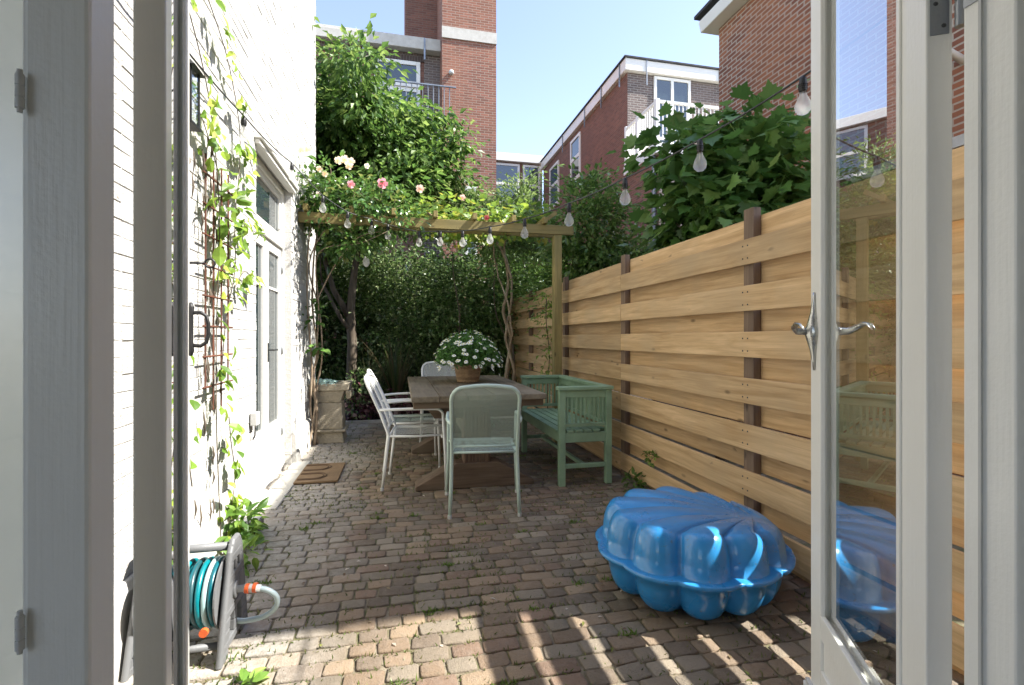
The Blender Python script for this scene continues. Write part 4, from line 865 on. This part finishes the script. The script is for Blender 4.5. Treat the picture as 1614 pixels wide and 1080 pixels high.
make('lamp_bulb', MB().lathe([(.012, LZ0+.02), (.014, LZ0+.06), (.028, LZ0+.10), (.02, LZ0+.13), (.002, LZ0+.14)], (xc, yc, 0), 12), 'light_plastic', lt, smooth=True)
# trellis
te = thing('trellis', 'small rusty brown trellis of thin bars on the white wall', 'trellis', (-.965, 2.95, .82))
for y in (2.79, 2.90, 3.02, 3.13): make('upright_bar', MB().tube([(-.965, y, .82+(.12 if y in (2.79, 3.13) else 0)), (-.963, y, 2.14)], .0045, 6), 'rust_bar', te)
for k in range(8): z = .95+k*.155; make('cross_bar', MB().tube([(-.957, 2.74, z), (-.957, 3.18, z+.002)], .005, 6), 'rust_bar', te)
# socket, grille
sk = thing('outdoor_socket', 'grey outdoor power socket beside the white garden door', 'socket', (-.99, 3.72, .62)); make('housing', MB().box(-.993, -.95, 3.66, 3.74, .60, .69), 'light_plastic', sk, bevel=.006); make('cable', MB().tube([(-.97, 3.70, .60), (-.972, 3.70, .53), (-.985, 3.70, .50)], .005, 6), 'dark_metal', sk)
gd = thing('gully_box', 'small dark grey gully box at the foot of the white wall', 'drain', (-.86, 3.3, 0)); make('box', MB().box(-.955, -.84, 3.26, 3.40, .0, .07), 'dark_metal', gd, bevel=.006); make('grate', MB().box(-.945, -.85, 3.27, 3.39, .071, .076), 'grey_plastic', gd, bevel=.002)
# ornaments hanging in the greenery
for nm_, lab, p, col, s in (('hanging_ornament', 'pale wooden drop ornament hanging under the pergola in front of the trunk', (-.36, 5.65, 2.05), 'light_plastic', 1.0), ('hanging_ornament', 'blue glass drop ornament hanging from the pergola', (.09, 5.6, 2.02), 'lamp_glass', 1.15)):
    tt = thing(nm_, lab, 'ornament', p, group='drop ornaments under the pergola'); x, y, z = p
    make('drop', MB().lathe([(.003, .09), (.02, .05), (.038, .0), (.036, -.03), (.018, -.06), (.002, -.07)], p, 14, M=Matrix.Diagonal((s, s*.5, s, 1))), col, tt, smooth=True); make('thread', MB().tube([(x, y, z+.08), (x, y, 2.48)], .0012, 4), 'dark_metal', tt)
# ------------------------------------------------------------ vegetation
GREEN = [(.085, .165, .03), (.055, .12, .022), (.13, .21, .045), (.04, .09, .02)]
# the big tree left of centre
tree('leafy_tree', 'tall bright green maple-like tree rising behind the pergola in front of the dark brick house', 'tree', (-.70, 7.7, 0),
     [((-.70, 7.7, -.05), .085), ((-.71, 7.68, .5), .075), ((-.69, 7.7, 1.1), .07), ((-.72, 7.7, 1.6), .065), ((-.66, 7.7, 2.2), .05), ((-.55, 7.7, 2.9), .04), ((-.45, 7.75, 3.6), .03)],
     [(-1.35, 8.0, 4.2, 1.0, 1.0, 1.25, 1), (-.45, 7.6, 4.35, 1.0, 1.0, .85, 1), (.45, 7.7, 3.85, .75, .8, .75, 1), (-.4, 7.6, 3.2, 1.0, .9, .6, 1), (-1.5, 8.0, 2.9, .8, .7, .8, 1), (-1.1, 7.8, 4.95, .5, .45, .35, 1), (-1.7, 7.8, 4.8, .5, .5, .45, 1), (.40, 7.65, 4.45, .42, .4, .35, 1), (.82, 7.6, 4.35, .38, .4, .30, 1), (.85, 7.7, 3.9, .38, .4, .35, 1), (.85, 7.75, 3.35, .3, .4, .35, 1)],
     1250, 19, .125, .13, [(.085, .165, .035), (.055, .12, .026), (.13, .22, .05), (.2, .29, .08)], seed=11, nb=60, droop=.6, wl=.5, flat=.5, w=[.35, .3, .25, .1], shell=2.4, cvar=.25, clump=105, cr=.32,
     extra_trunks=([((-.72, 7.7, 1.5), .055), ((-.95, 7.7, 1.9), .04), ((-1.15, 7.75, 2.6), .03), ((-1.3, 7.8, 3.4), .02)], [((-.66, 7.7, 1.25), .04), ((-.85, 7.65, 1.5), .03), ((-1.1, 7.6, 2.0), .02)]))
# dark evergreen shrubs closing the garden
def shrub(label, base, blobs, ncl, per, size, spread, cols, seed, **k):
    return tree(k.pop('name', 'garden_shrub'), label, 'shrub', base, [((base[0], base[1], 0), .04), ((base[0]+.03, base[1], .5), .03), ((base[0], base[1]+.04, 1.1), .022)], blobs, ncl, per, size, spread, cols, seed=seed, **k)
DK = [(.05, .10, .028), (.09, .16, .045), (.15, .23, .07), (.28, .34, .17)]  # paler greens stand in for sunlit leaves where little sun reaches
shrub('dark small-leaved evergreen shrub filling the corner behind the tree trunk', (-1.6, 8.9, 0), [(-1.6, 8.9, 1.3, 1.0, .7, 1.5, 1), (-1.0, 9.1, 2.0, .8, .6, 1.0, 1)], 620, 24, .085, .17, DK, 21, cvar=.45, group='shrubs along the back of the garden')
shrub('dark glossy shrub with glinting small leaves behind the table', (.25, 8.7, 0), [(.1, 8.6, 1.5, .95, .6, 1.1, 1), (.35, 8.8, .7, 1.0, .6, .9, 1), (-.3, 9.0, 2.3, .7, .5, .7, 1)], 650, 22, .07, .15, DK, 22, cvar=.5, leafmat='leaf_gloss', group='shrubs along the back of the garden')
shrub('mid green shrub with glossy leaves behind the daisies by the fence end', (1.25, 8.5, 0), [(1.15, 8.3, 1.55, .7, .5, 1.0, 1), (1.4, 8.6, .8, .7, .6, .9, 1), (.75, 8.4, 1.9, .5, .4, .6, 1)], 600, 22, .07, .15, [(.06, .12, .03), (.09, .17, .045), (.14, .22, .07), (.24, .31, .14)], 23, cvar=.45, leafmat='leaf_gloss', group='shrubs along the back of the garden')  # lightest leaf colours here imitate sunlit leaves too
shrub('tall leafy shrub rising beyond the fence end behind the pergola post', (2.3, 8.9, 0), [(2.1, 8.7, 2.2, .8, .6, .8, 1), (2.2, 8.9, 1.0, .8, .6, 1.0, 1)], 560, 22, .08, .15, [(.05, .11, .02), (.08, .16, .03), (.13, .21, .06)], 24, group='shrubs along the back of the garden')
shrub('fine-leaved grey green shrub spilling over the pergola below the tower', (.9, 7.9, 0), [(.65, 7.8, 3.25, .5, .25, .40, 1), (1.15, 7.9, 3.15, .5, .25, .35, 1), (.25, 7.7, 3.1, .4, .25, .35, 1)], 330, 22, .075, .13, [(.17, .235, .09), (.12, .18, .06), (.23, .29, .13)], 25, wl=.25, droop=-.1, nb=35)
shrub('tall dark hedge of dense leaves closing the far end of the garden', (-.2, 10.0, 0), [(-2.2, 10, 1.2, .9, .35, 1.5, 1), (-1.0, 10, 1.3, .9, .35, 1.6, 1), (.2, 10, 1.3, .9, .35, 1.5, 1), (1.4, 10, 1.3, .9, .35, 1.6, 1), (2.6, 10, 1.3, .9, .35, 1.6, 1), (-1.6, 10, 2.7, .9, .3, .6, 1), (-.2, 10, 2.3, .9, .3, .5, 1), (1.1, 10, 2.3, .9, .3, .5, 1)], 800, 20, .15, .22, [(.03, .06, .018), (.045, .09, .026), (.07, .125, .04)], 29, name='hedge')
# wispy upright climber shoots right of the tower
sh = shrub('wispy climber with upright shoots standing out against the sky above the pergola', (1.75, 7.6, 0), [(1.72, 7.5, 3.15, .24, .25, .55, 1), (1.95, 7.6, 3.2, .16, .2, .7, 1), (1.45, 7.5, 2.8, .4, .3, .35, 1), (2.1, 7.5, 2.85, .38, .3, .4, 1)], 300, 20, .075, .10, [(.15, .23, .07), (.10, .17, .045), (.21, .29, .11)], 26, name='climbing_plant', wl=.35, nb=28, updir=.1)
shrub('leafy shrub with dark green leaves just behind the fence, right of the pergola post', (2.75, 6.8, 0), [(2.65, 6.6, 2.75, .50, .5, .65, 1), (3.2, 6.5, 2.2, .45, .5, .45, 1), (2.6, 6.9, 1.9, .7, .6, .6, 1), (2.75, 6.6, 3.3, .22, .25, .25, 1)], 480, 20, .095, .14, [(.08, .16, .035), (.13, .23, .05), (.21, .30, .09)], 27, leafmat='leaf_gloss', nb=35)
shrub('low dark bush peeping over the fence between the brown house and the maple', (3.3, 6.0, 0), [(3.15, 5.8, 1.85, .55, .5, .42, 1), (3.5, 6.0, 1.3, .6, .5, .7, 1)], 150, 20, .08, .13, [(.055, .12, .03), (.09, .17, .045)], 28, leafmat='leaf_gloss')
# the maple over the fence
tree('maple_tree', 'broad-leaved dark green maple spreading above the fence in front of the red brick wall', 'tree', (3.0, 4.15, 0),
     [((3.0, 4.15, -.1), .06), ((3.0, 4.15, .8), .05), ((3.02, 4.15, 1.6), .04), ((3.0, 4.1, 2.2), .03), ((2.95, 4.1, 2.9), .015)],
     [(2.88, 4.1, 2.65, .36, .5, .48, 1), (3.20, 3.8, 2.6, .36, .45, .48, 1), (2.80, 4.2, 2.2, .30, .35, .40, 1), (3.15, 3.7, 2.25, .36, .4, .38, 1), (2.55, 4.15, 2.92, .20, .2, .22, 1), (2.95, 4.0, 3.15, .2, .2, .1, 1)],
     300, 8, .14, .13, [(.085, .18, .042), (.06, .14, .03), (.12, .22, .055), (.18, .28, .075)], seed=31, tm='maple', wl=.95, nb=50, droop=.6, flat=.6, shell=2.2, w=[.35, .3, .25, .1], brad=.015)

# climbing rose over the left of the pergola
rng = np.random.default_rng(41); rs = thing('climbing_rose', 'climbing rose with cream and pink blooms over the left end of the pergola', 'rose', (-.9, 5.8, 0))
blobs = [(-.75, 5.5, 2.72, .26, .3, .30, 1), (-.35, 5.45, 2.66, .33, .3, .26, 1), (.0, 5.4, 2.55, .25, .25, .20, 1), (-.88, 5.6, 2.55, .14, .3, .35, 1), (-.55, 5.5, 2.25, .35, .25, .16, 1)]
cp = crown_pts(rng, blobs, 190, 2.0); f = MB(); foliage(rng, f, cp, 13, .062, .085, [(.05, .12, .025), (.08, .17, .035), (.12, .22, .05), (.2, .24, .07)], tm='oval', wl=.6, droop=.3, w=[.35, .35, .2, .1]); 
cp2 = crown_pts(rng, [(-.90, 5.72, 1.42, .07, .1, .16, 1), (-.90, 5.78, 1.1, .06, .08, .08, 1)], 9, 2); foliage(rng, f, cp2, 6, .08, .05, [(.07, .16, .03), (.12, .22, .05)], tm='oval', wl=.65)
make('foliage', f, 'leaf_gloss', rs)
b = MB()
for P, r in (([(-.93, 5.85, 0), (-.90, 5.83, .35), (-.93, 5.8, .8), (-.88, 5.78, 1.05), (-.93, 5.75, 1.5), (-.90, 5.65, 2.1), (-.80, 5.5, 2.5)], .017), ([(-.90, 5.9, 0), (-.96, 5.8, .4), (-.94, 5.75, .9), (-.96, 5.6, 1.6), (-.93, 5.5, 2.2), (-.85, 5.4, 2.6)], .013), ([(-.97, 5.75, 0), (-.93, 5.8, .3), (-.89, 5.83, .7), (-.84, 5.8, 1.0), (-.86, 5.75, 1.5), (-.95, 5.65, 2.0), (-.7, 5.5, 2.42), (-.3, 5.45, 2.6)], .012), ([(-.91, 5.8, .9), (-.86, 5.7, 1.5), (-.84, 5.55, 2.1), (-.4, 5.4, 2.2), (-.1, 5.4, 2.35)], .008), ([(-.88, 5.7, 1.6), (-.7, 5.6, 1.95), (-.45, 5.45, 2.25), (-.2, 5.4, 2.33)], .008)):
    P = smoothpts(P, 5); b.tube(P, [r*(1-.6*i/len(P)) for i in range(len(P))], 8)
branches(rng, b, [((-.8, 5.5, 2.5), .012), ((-.4, 5.4, 2.5), .012), ((-.1, 5.4, 2.4), .01)], cp[:45, :3], .006, .002, 5); make('stems', b, 'pale_bark', rs, smooth=True)
def bloom(mb, c, rad, col, rg):
    c = Vector(c)
    for ring, (n, rr, tilt) in enumerate(((5, .95, .25), (6, .75, .7), (5, .5, 1.1), (4, .3, 1.35))):
        for k in range(n):
            a = 2*math.pi*k/n+ring*.5+rg.uniform(-.1, .1); fw = Vector((math.cos(a), math.sin(a)*1.0, 0)); M = Matrix.Rotation(R(-65), 3, 'X')
            d_ = (fw*math.cos(tilt)+Vector((0, 0, 1))*math.sin(tilt)); s_ = Vector((-fw.y, fw.x, 0)); L = rad*rr; q = rg.uniform(.9, 1.08)
            vs = [M @ (fw*rad*.05), M @ (d_*L*.5-s_*L*.42), M @ (d_*L*.95-s_*L*.3+Vector((0, 0, .1*L))), M @ (d_*L*.95+s_*L*.3+Vector((0, 0, .1*L))), M @ (d_*L*.5+s_*L*.42)]
            mb.add([c+v for v in vs], [(0, 1, 2, 3, 4)], sc_(col, q))
rg = random.Random(6)
for (x, y, z, rd, col) in ((-.17, 5.17, 2.77, .062, (.80, .42, .48)), (-.47, 5.1, 2.72, .045, (.82, .48, .52)), (-.93, 5.1, 3.02, .04, (.85, .70, .55)), (-.88, 5.15, 3.05, .04, (.85, .74, .6)), (-.78, 5.2, 2.88, .035, (.85, .72, .58)), (-.72, 5.15, 2.82, .035, (.86, .74, .6)), (-.60, 5.2, 2.98, .045, (.86, .76, .6)), (-.54, 5.22, 3.0, .05, (.86, .78, .62)), (-.48, 5.2, 2.98, .045, (.87, .78, .64)), (-.50, 5.2, 2.93, .04, (.84, .7, .56)), (-.32, 5.15, 2.93, .032, (.86, .8, .7)), (.21, 5.3, 2.78, .05, (.85, .68, .58)), (.70, 5.6, 2.80, .042, (.86, .66, .58)), (-.78, 5.15, 2.62, .03, (.84, .76, .7)), (.92, 5.25, 2.50, .035, (.5, .12, .12))):
    m = MB(); bloom(m, (x, y, z), rd, col, rg); o = make('bloom', m, 'petal', rs); o['label'] = 'pink rose bloom' if col[1] < .4 else 'cream rose bloom'
# golden vine on the right of the pergola
rng = np.random.default_rng(43); gv = thing('grape_vine', 'yellow green vine trained along the middle and right of the pergola beam', 'vine', (1.68, 7.3, 0))
blobs = [(.35, 5.8, 2.60, .3, .35, .12, 1), (.8, 5.7, 2.60, .38, .35, .10, 1), (1.25, 5.7, 2.60, .3, .35, .13, 1), (1.6, 5.9, 2.65, .2, .4, .15, 1), (.9, 6.6, 2.7, .7, .4, .12, 1)]
cp = crown_pts(rng, blobs, 170, 2.2); f = MB(); foliage(rng, f, cp, 8, .07, .1, [(.20, .30, .04), (.14, .24, .04), (.09, .17, .035), (.33, .33, .05)], tm='maple', wl=.9, droop=.45, w=[.3, .35, .2, .15]); make('foliage', f, 'leaf', gv)
b = MB()
for P, r in (([(1.62, 7.35, 0), (1.55, 7.25, .6), (1.65, 7.3, 1.1), (1.52, 7.2, 1.6), (1.6, 7.3, 2.1), (1.4, 7.0, 2.55), (.9, 6.4, 2.62), (.3, 5.6, 2.6)], .032), ([(1.68, 7.3, 0), (1.68, 7.2, .7), (1.56, 7.28, 1.3), (1.66, 7.22, 1.9), (1.5, 7.1, 2.5), (1.4, 6.2, 2.62), (1.2, 5.6, 2.6)], .026), ([(1.55, 7.35, 0), (1.62, 7.3, .8), (1.6, 7.1, 1.5), (1.42, 7.2, 2.2), (1.3, 7.0, 2.6)], .02)):
    P = smoothpts(P, 6); b.tube([p+Vector((mnoise.noise(p*5)*.03, mnoise.noise(p*5+Vector((9, 0, 0)))*.03, 0)) for p in P], [r*(1-.6*i/len(P)) for i in range(len(P))], 8)
make('stems', b, 'pale_bark', gv, smooth=True)
# the climber on the trellis and white wall (virginia creeper like, drooping leaf pairs)
rng = np.random.default_rng(47); wc = thing('wall_creeper', 'young creeper with lime green leaves on the trellis and white wall', 'creeper', (-.97, 2.95, 0))
stems = [[(-.95, 2.98, 0), (-.955, 2.95, .4), (-.95, 2.90, .8), (-.955, 2.92, 1.3), (-.95, 2.95, 1.8), (-.955, 2.9, 2.2), (-.95, 2.75, 2.5), (-.95, 2.5, 2.75), (-.96, 2.25, 2.9), (-.96, 2.15, 3.1)],
         [(-.955, 2.97, .9), (-.95, 3.05, 1.3), (-.95, 3.2, 1.6), (-.955, 3.22, 1.9), (-.95, 3.28, 2.2), (-.955, 3.3, 2.5), (-.96, 3.1, 2.8), (-.96, 2.8, 2.95)],
         [(-.95, 3.02, .05), (-.95, 3.2, .35), (-.955, 3.15, .6), (-.95, 3.1, .75)], [(-.95, 3.2, 1.5), (-.955, 3.4, 1.62), (-.955, 3.55, 1.6)], [(-.95, 3.2, 1.85), (-.95, 3.45, 1.95), (-.955, 3.6, 1.9)], [(-.95, 2.92, 2.1), (-.955, 2.7, 2.3), (-.955, 2.45, 2.35)],
         [(-.955, 2.6, .5), (-.95, 2.4, 1.2), (-.95, 2.35, 1.9), (-.95, 2.3, 2.6)], [(-.955, 3.25, 2.3), (-.955, 3.45, 2.4), (-.955, 3.6, 2.3)]]
b = MB(); LP = []; 
for S in stems:
    P = smoothpts(S, 8); b.tube(P, .0028, 5)
    for p in P[2:]: LP.append(p)
make('stems', b, 'bark', wc, smooth=True)
f = MB(); sel = [LP[i] for i in rng.integers(0, len(LP), 165)]; Pp = []; Dd = []; Nn = []
for p in sel:
    k = rng.integers(1, 3); 
    for j in range(k):
        Pp.append(np.array(p)+[rng.uniform(.005, .05), rng.uniform(-.04, .04), rng.uniform(-.03, .03)]); Dd.append([rng.uniform(-.2, .5), rng.uniform(-.9, .9), -rng.uniform(.1, .9)]); Nn.append([1, rng.uniform(-.5, .5), rng.uniform(.2, .9)])
n = len(Pp); leaves(f, np.array(Pp), np.array(Dd), np.array(Nn, float), .066*(1+rng.uniform(-.35, .4, n)), .046*(1+rng.uniform(-.2, .2, n)), palette(rng, n, [(.26, .38, .05), (.16, .28, .035), (.09, .18, .025), (.33, .42, .07)]), 'oval')
# dense clump low on the trellis foot
cp = crown_pts(rng, [(-.93, 3.1, 2.0, .03, .2, .22, 1), (-.93, 2.85, 1.9, .03, .12, .3, 1), (-.92, 3.2, 1.7, .03, .14, .16, 1)], 26, 2); foliage(rng, f, cp, 3, .08, .05, [(.12, .22, .03), (.2, .32, .045)], tm='oval', wl=.65)
make('foliage', f, 'leaf', wc)
for k in range(46):
    y, z = rng.uniform(2.72, 2.98), rng.uniform(.75, 2.3); 
    if k % 3 == 0: y, z = rng.uniform(2.3, 2.9), rng.choice([2.05, 2.0, .55, .45, .3])+rng.uniform(-.1, .1)
    L = rng.uniform(.05, .13); m = MB(); m.tube([(-.965, y, z), (-.96, y+.004, z-L*.5), (-.966, y+rng.uniform(-.01, .01), z-L)], [.002, .0055, .001], 5); make('dry_tendril', m, 'bark', wc, smooth=True)
# thin climber on the fence and young shoots at its foot
rng = np.random.default_rng(51)
ct = thing('fence_climber', 'thin young climber growing up the fence left of the pergola post', 'climber', (1.83, 5.95, 0)); b = MB(); f = MB()
P = smoothpts([(1.83, 5.95, 0), (1.80, 5.9, .5), (1.84, 5.95, 1.0), (1.79, 5.92, 1.4), (1.82, 6.0, 1.75)], 10); b.tube(P, .006, 6); make('stems', b, 'bark', ct)
cp = np.array([np.concatenate([np.array(p)+rng.normal(size=3)*.04, unit(rng.normal(size=(1, 3)))[0]]) for p in P[12:] for _ in range(2)]); foliage(rng, f, cp, 5, .06, .07, [(.12, .22, .04), (.2, .3, .06)], tm='simple', wl=.45); make('foliage', f, 'leaf', ct)
def tuft(name, label, cat, c, rx, ry, h, n, cols, seed, size=.07, tm='oval', group=None, wl=.5):
    rng = np.random.default_rng(seed); T = thing(name, label, cat, c, group=group); f = MB()
    cp = crown_pts(rng, [(c[0], c[1], c[2]+h*.5, rx, ry, h*.5, 1)], n, 2); foliage(rng, f, cp, 6, size, min(rx, h)*.25, cols, tm=tm, wl=wl); make('foliage', f, 'leaf', T)
    b = MB(); branches(rng, b, [((c[0], c[1], c[2]), .006)], cp[:8, :3], .004, .0015, 5); make('stems', b, 'bark', T); return T
LG = [(.12, .22, .04), (.2, .32, .06), (.07, .15, .03)]
tuft('wall_plant', 'lime green creeper shoots sprawling at the foot of the white wall by the gully box', 'plant', (-.90, 3.12, 0), .08, .22, .26, 22, LG, 61, .075)
tuft('wall_plant', 'small weed on the paving just behind the hose reel', 'plant', (-.80, 2.72, 0), .09, .12, .12, 12, LG, 62, .06)
tuft('seedling', 'green seedling at the foot of the fence between the bench and the blue sandpit', 'plant', (1.80, 3.55, 0), .06, .14, .12, 12, [(.1, .19, .03), (.06, .12, .02)], 63, .05)
tuft('seedling', 'leafy shoot growing through the low boards of the fence beside the bench', 'plant', (1.86, 3.42, .22), .02, .06, .12, 7, LG, 64, .045)
tuft('seedling', 'bright green weed at the foot of the open left door', 'plant', (-.57, 1.80, 0), .07, .05, .05, 8, LG, 65, .05)
tuft('seedling', 'dark green weed between the left door frame and the white wall', 'plant', (-.82, 1.62, 0), .08, .1, .08, 14, [(.05, .12, .02), (.08, .16, .03)], 66, .04)
tuft('grey_herb', 'grey green silvery herb standing right of the daisies by the table', 'plant', (1.18, 6.3, 0), .2, .2, 1.02, 60, [(.15, .2, .13), (.22, .26, .19), (.08, .12, .06)], 67, .045, 'simple', wl=.3)
tuft('low_shrub', 'small dark green shrub at the foot of the tree trunk', 'shrub', (-.62, 7.35, 0), .2, .15, .85, 50, DK, 68, .07, 'simple')
tuft('heuchera', 'purple leaved ground plant behind the far end of the table, left clump', 'plant', (-.48, 7.42, 0), .28, .18, .42, 60, [(.12, .04, .05), (.2, .09, .09), (.07, .03, .035), (.3, .2, .18)], 69, .075, 'oval', 'purple leaved clumps in the bed', .8)
tuft('heuchera', 'purple leaved ground plant under the left edge of the table, right clump', 'plant', (.05, 7.4, 0), .25, .16, .34, 44, [(.12, .04, .05), (.2, .09, .09), (.3, .2, .18)], 70, .07, 'oval', 'purple leaved clumps in the bed', .8)
# spiky grass clumps
def grass(label, c, h, n, seed, cols):
    rng = np.random.default_rng(seed); T = thing('ornamental_grass', label, 'grass plant', c, group='strap-leaved clumps in the bed'); m = MB()
    for i in range(n):
        a = rng.uniform(0, 6.28); l = rng.uniform(.1, .5); H = h*rng.uniform(.6, 1.05); d = Vector((math.cos(a), math.sin(a), 0)); s = Vector((-d.y, d.x, 0)); w_ = .011; col = tuple(palette(rng, 1, cols)[0]); pts = []
        for k in range(6):
            t_ = k/5; p = Vector(c)+d*(.03+l*H*t_**1.8)+Vector((0, 0, H*(t_-.22*l*t_**3))); ww = w_*(1-t_)**.6+.0008; pts += [p-s*ww, p+s*ww]
        m.add(pts, [(2*k, 2*k+1, 2*k+3, 2*k+2) for k in range(5)], col)
    make('foliage', m, 'leaf', T)
grass('strap-leaved grass clump left of the daisies in the dark bed', (-.05, 7.75, 0), 1.35, 110, 71, [(.06, .1, .03), (.1, .12, .05), (.14, .11, .06)])
grass('lower strap-leaved grass clump nearer the tree trunk', (-.42, 7.62, 0), 1.0, 70, 72, [(.06, .1, .03), (.12, .13, .06)])
grass('strap-leaved grass clump directly behind the basket of daisies', (.5, 7.8, 0), 1.2, 80, 73, [(.05, .09, .03), (.1, .11, .05)])
# moss and tiny grass in the joints of the paving: nobody could count it
rng = np.random.default_rng(81); f = MB(); P = []
while len(P) < 9000:
    x, y = rng.uniform(-.93, 1.85), rng.uniform(1.2, 7.1)
    dens = mnoise.noise(Vector((x*1.7, y*1.7, 4)))*.5+.5+.35*mnoise.noise(Vector((x*7, y*7, 1)))
    rowp = ((y-.55-.012*math.sin(x*1.7)) % .086)
    near = min(rowp, .086-rowp) < .010
    if rng.random() < dens**3*(1.0 if near else .06): P.append((x, y, -.007))
P = np.array(P); n = len(P); D = rng.normal(size=(n, 3))*.5; D[:, 2] = .8; leaves(f, P, D, rng.normal(size=(n, 3)), .02*(1+rng.uniform(-.4, .5, n)), .006*np.ones(n), palette(rng, n, [(.12, .17, .04), (.08, .12, .03), (.2, .2, .08)]))
# scattered denser tufts
for _ in range(46):
    x, y = rng.uniform(-.85, 1.8), rng.uniform(1.4, 5.5); y = .55+round((y-.55)/.086)*.086; k = 26; PP = np.array([x, y, -.008])+rng.normal(size=(k, 3))*[.022, .008, 0]; D = rng.normal(size=(k, 3))*.7; D[:, 2] = .7
    leaves(f, PP, D, rng.normal(size=(k, 3)), .028*(1+rng.uniform(-.4, .4, k)), .007*np.ones(k), palette(rng, k, [(.10, .19, .03), (.16, .24, .05)]))
tag(make('joint_moss', f, 'leaf'), 'moss and tiny grass growing in the joints of the paving', 'moss', kind='stuff')
# fallen leaves and petals
f = MB(); n = 130; P = np.column_stack([rng.uniform(-.9, 1.8, n), rng.uniform(1.6, 7, n), np.full(n, .006)]); D = rng.normal(size=(n, 3)); D[:, 2] = 0; N = rng.normal(size=(n, 3))*.2; N[:, 2] = 1
leaves(f, P, D, N, .022*(1+rng.uniform(-.3, .5, n)), .014*np.ones(n), palette(rng, n, [(.3, .24, .14), (.16, .1, .05), (.6, .55, .48), (.2, .22, .06)])); tag(make('leaf_litter', f, 'leaf'), 'fallen petals and dry leaves scattered over the paving', 'litter', kind='stuff')
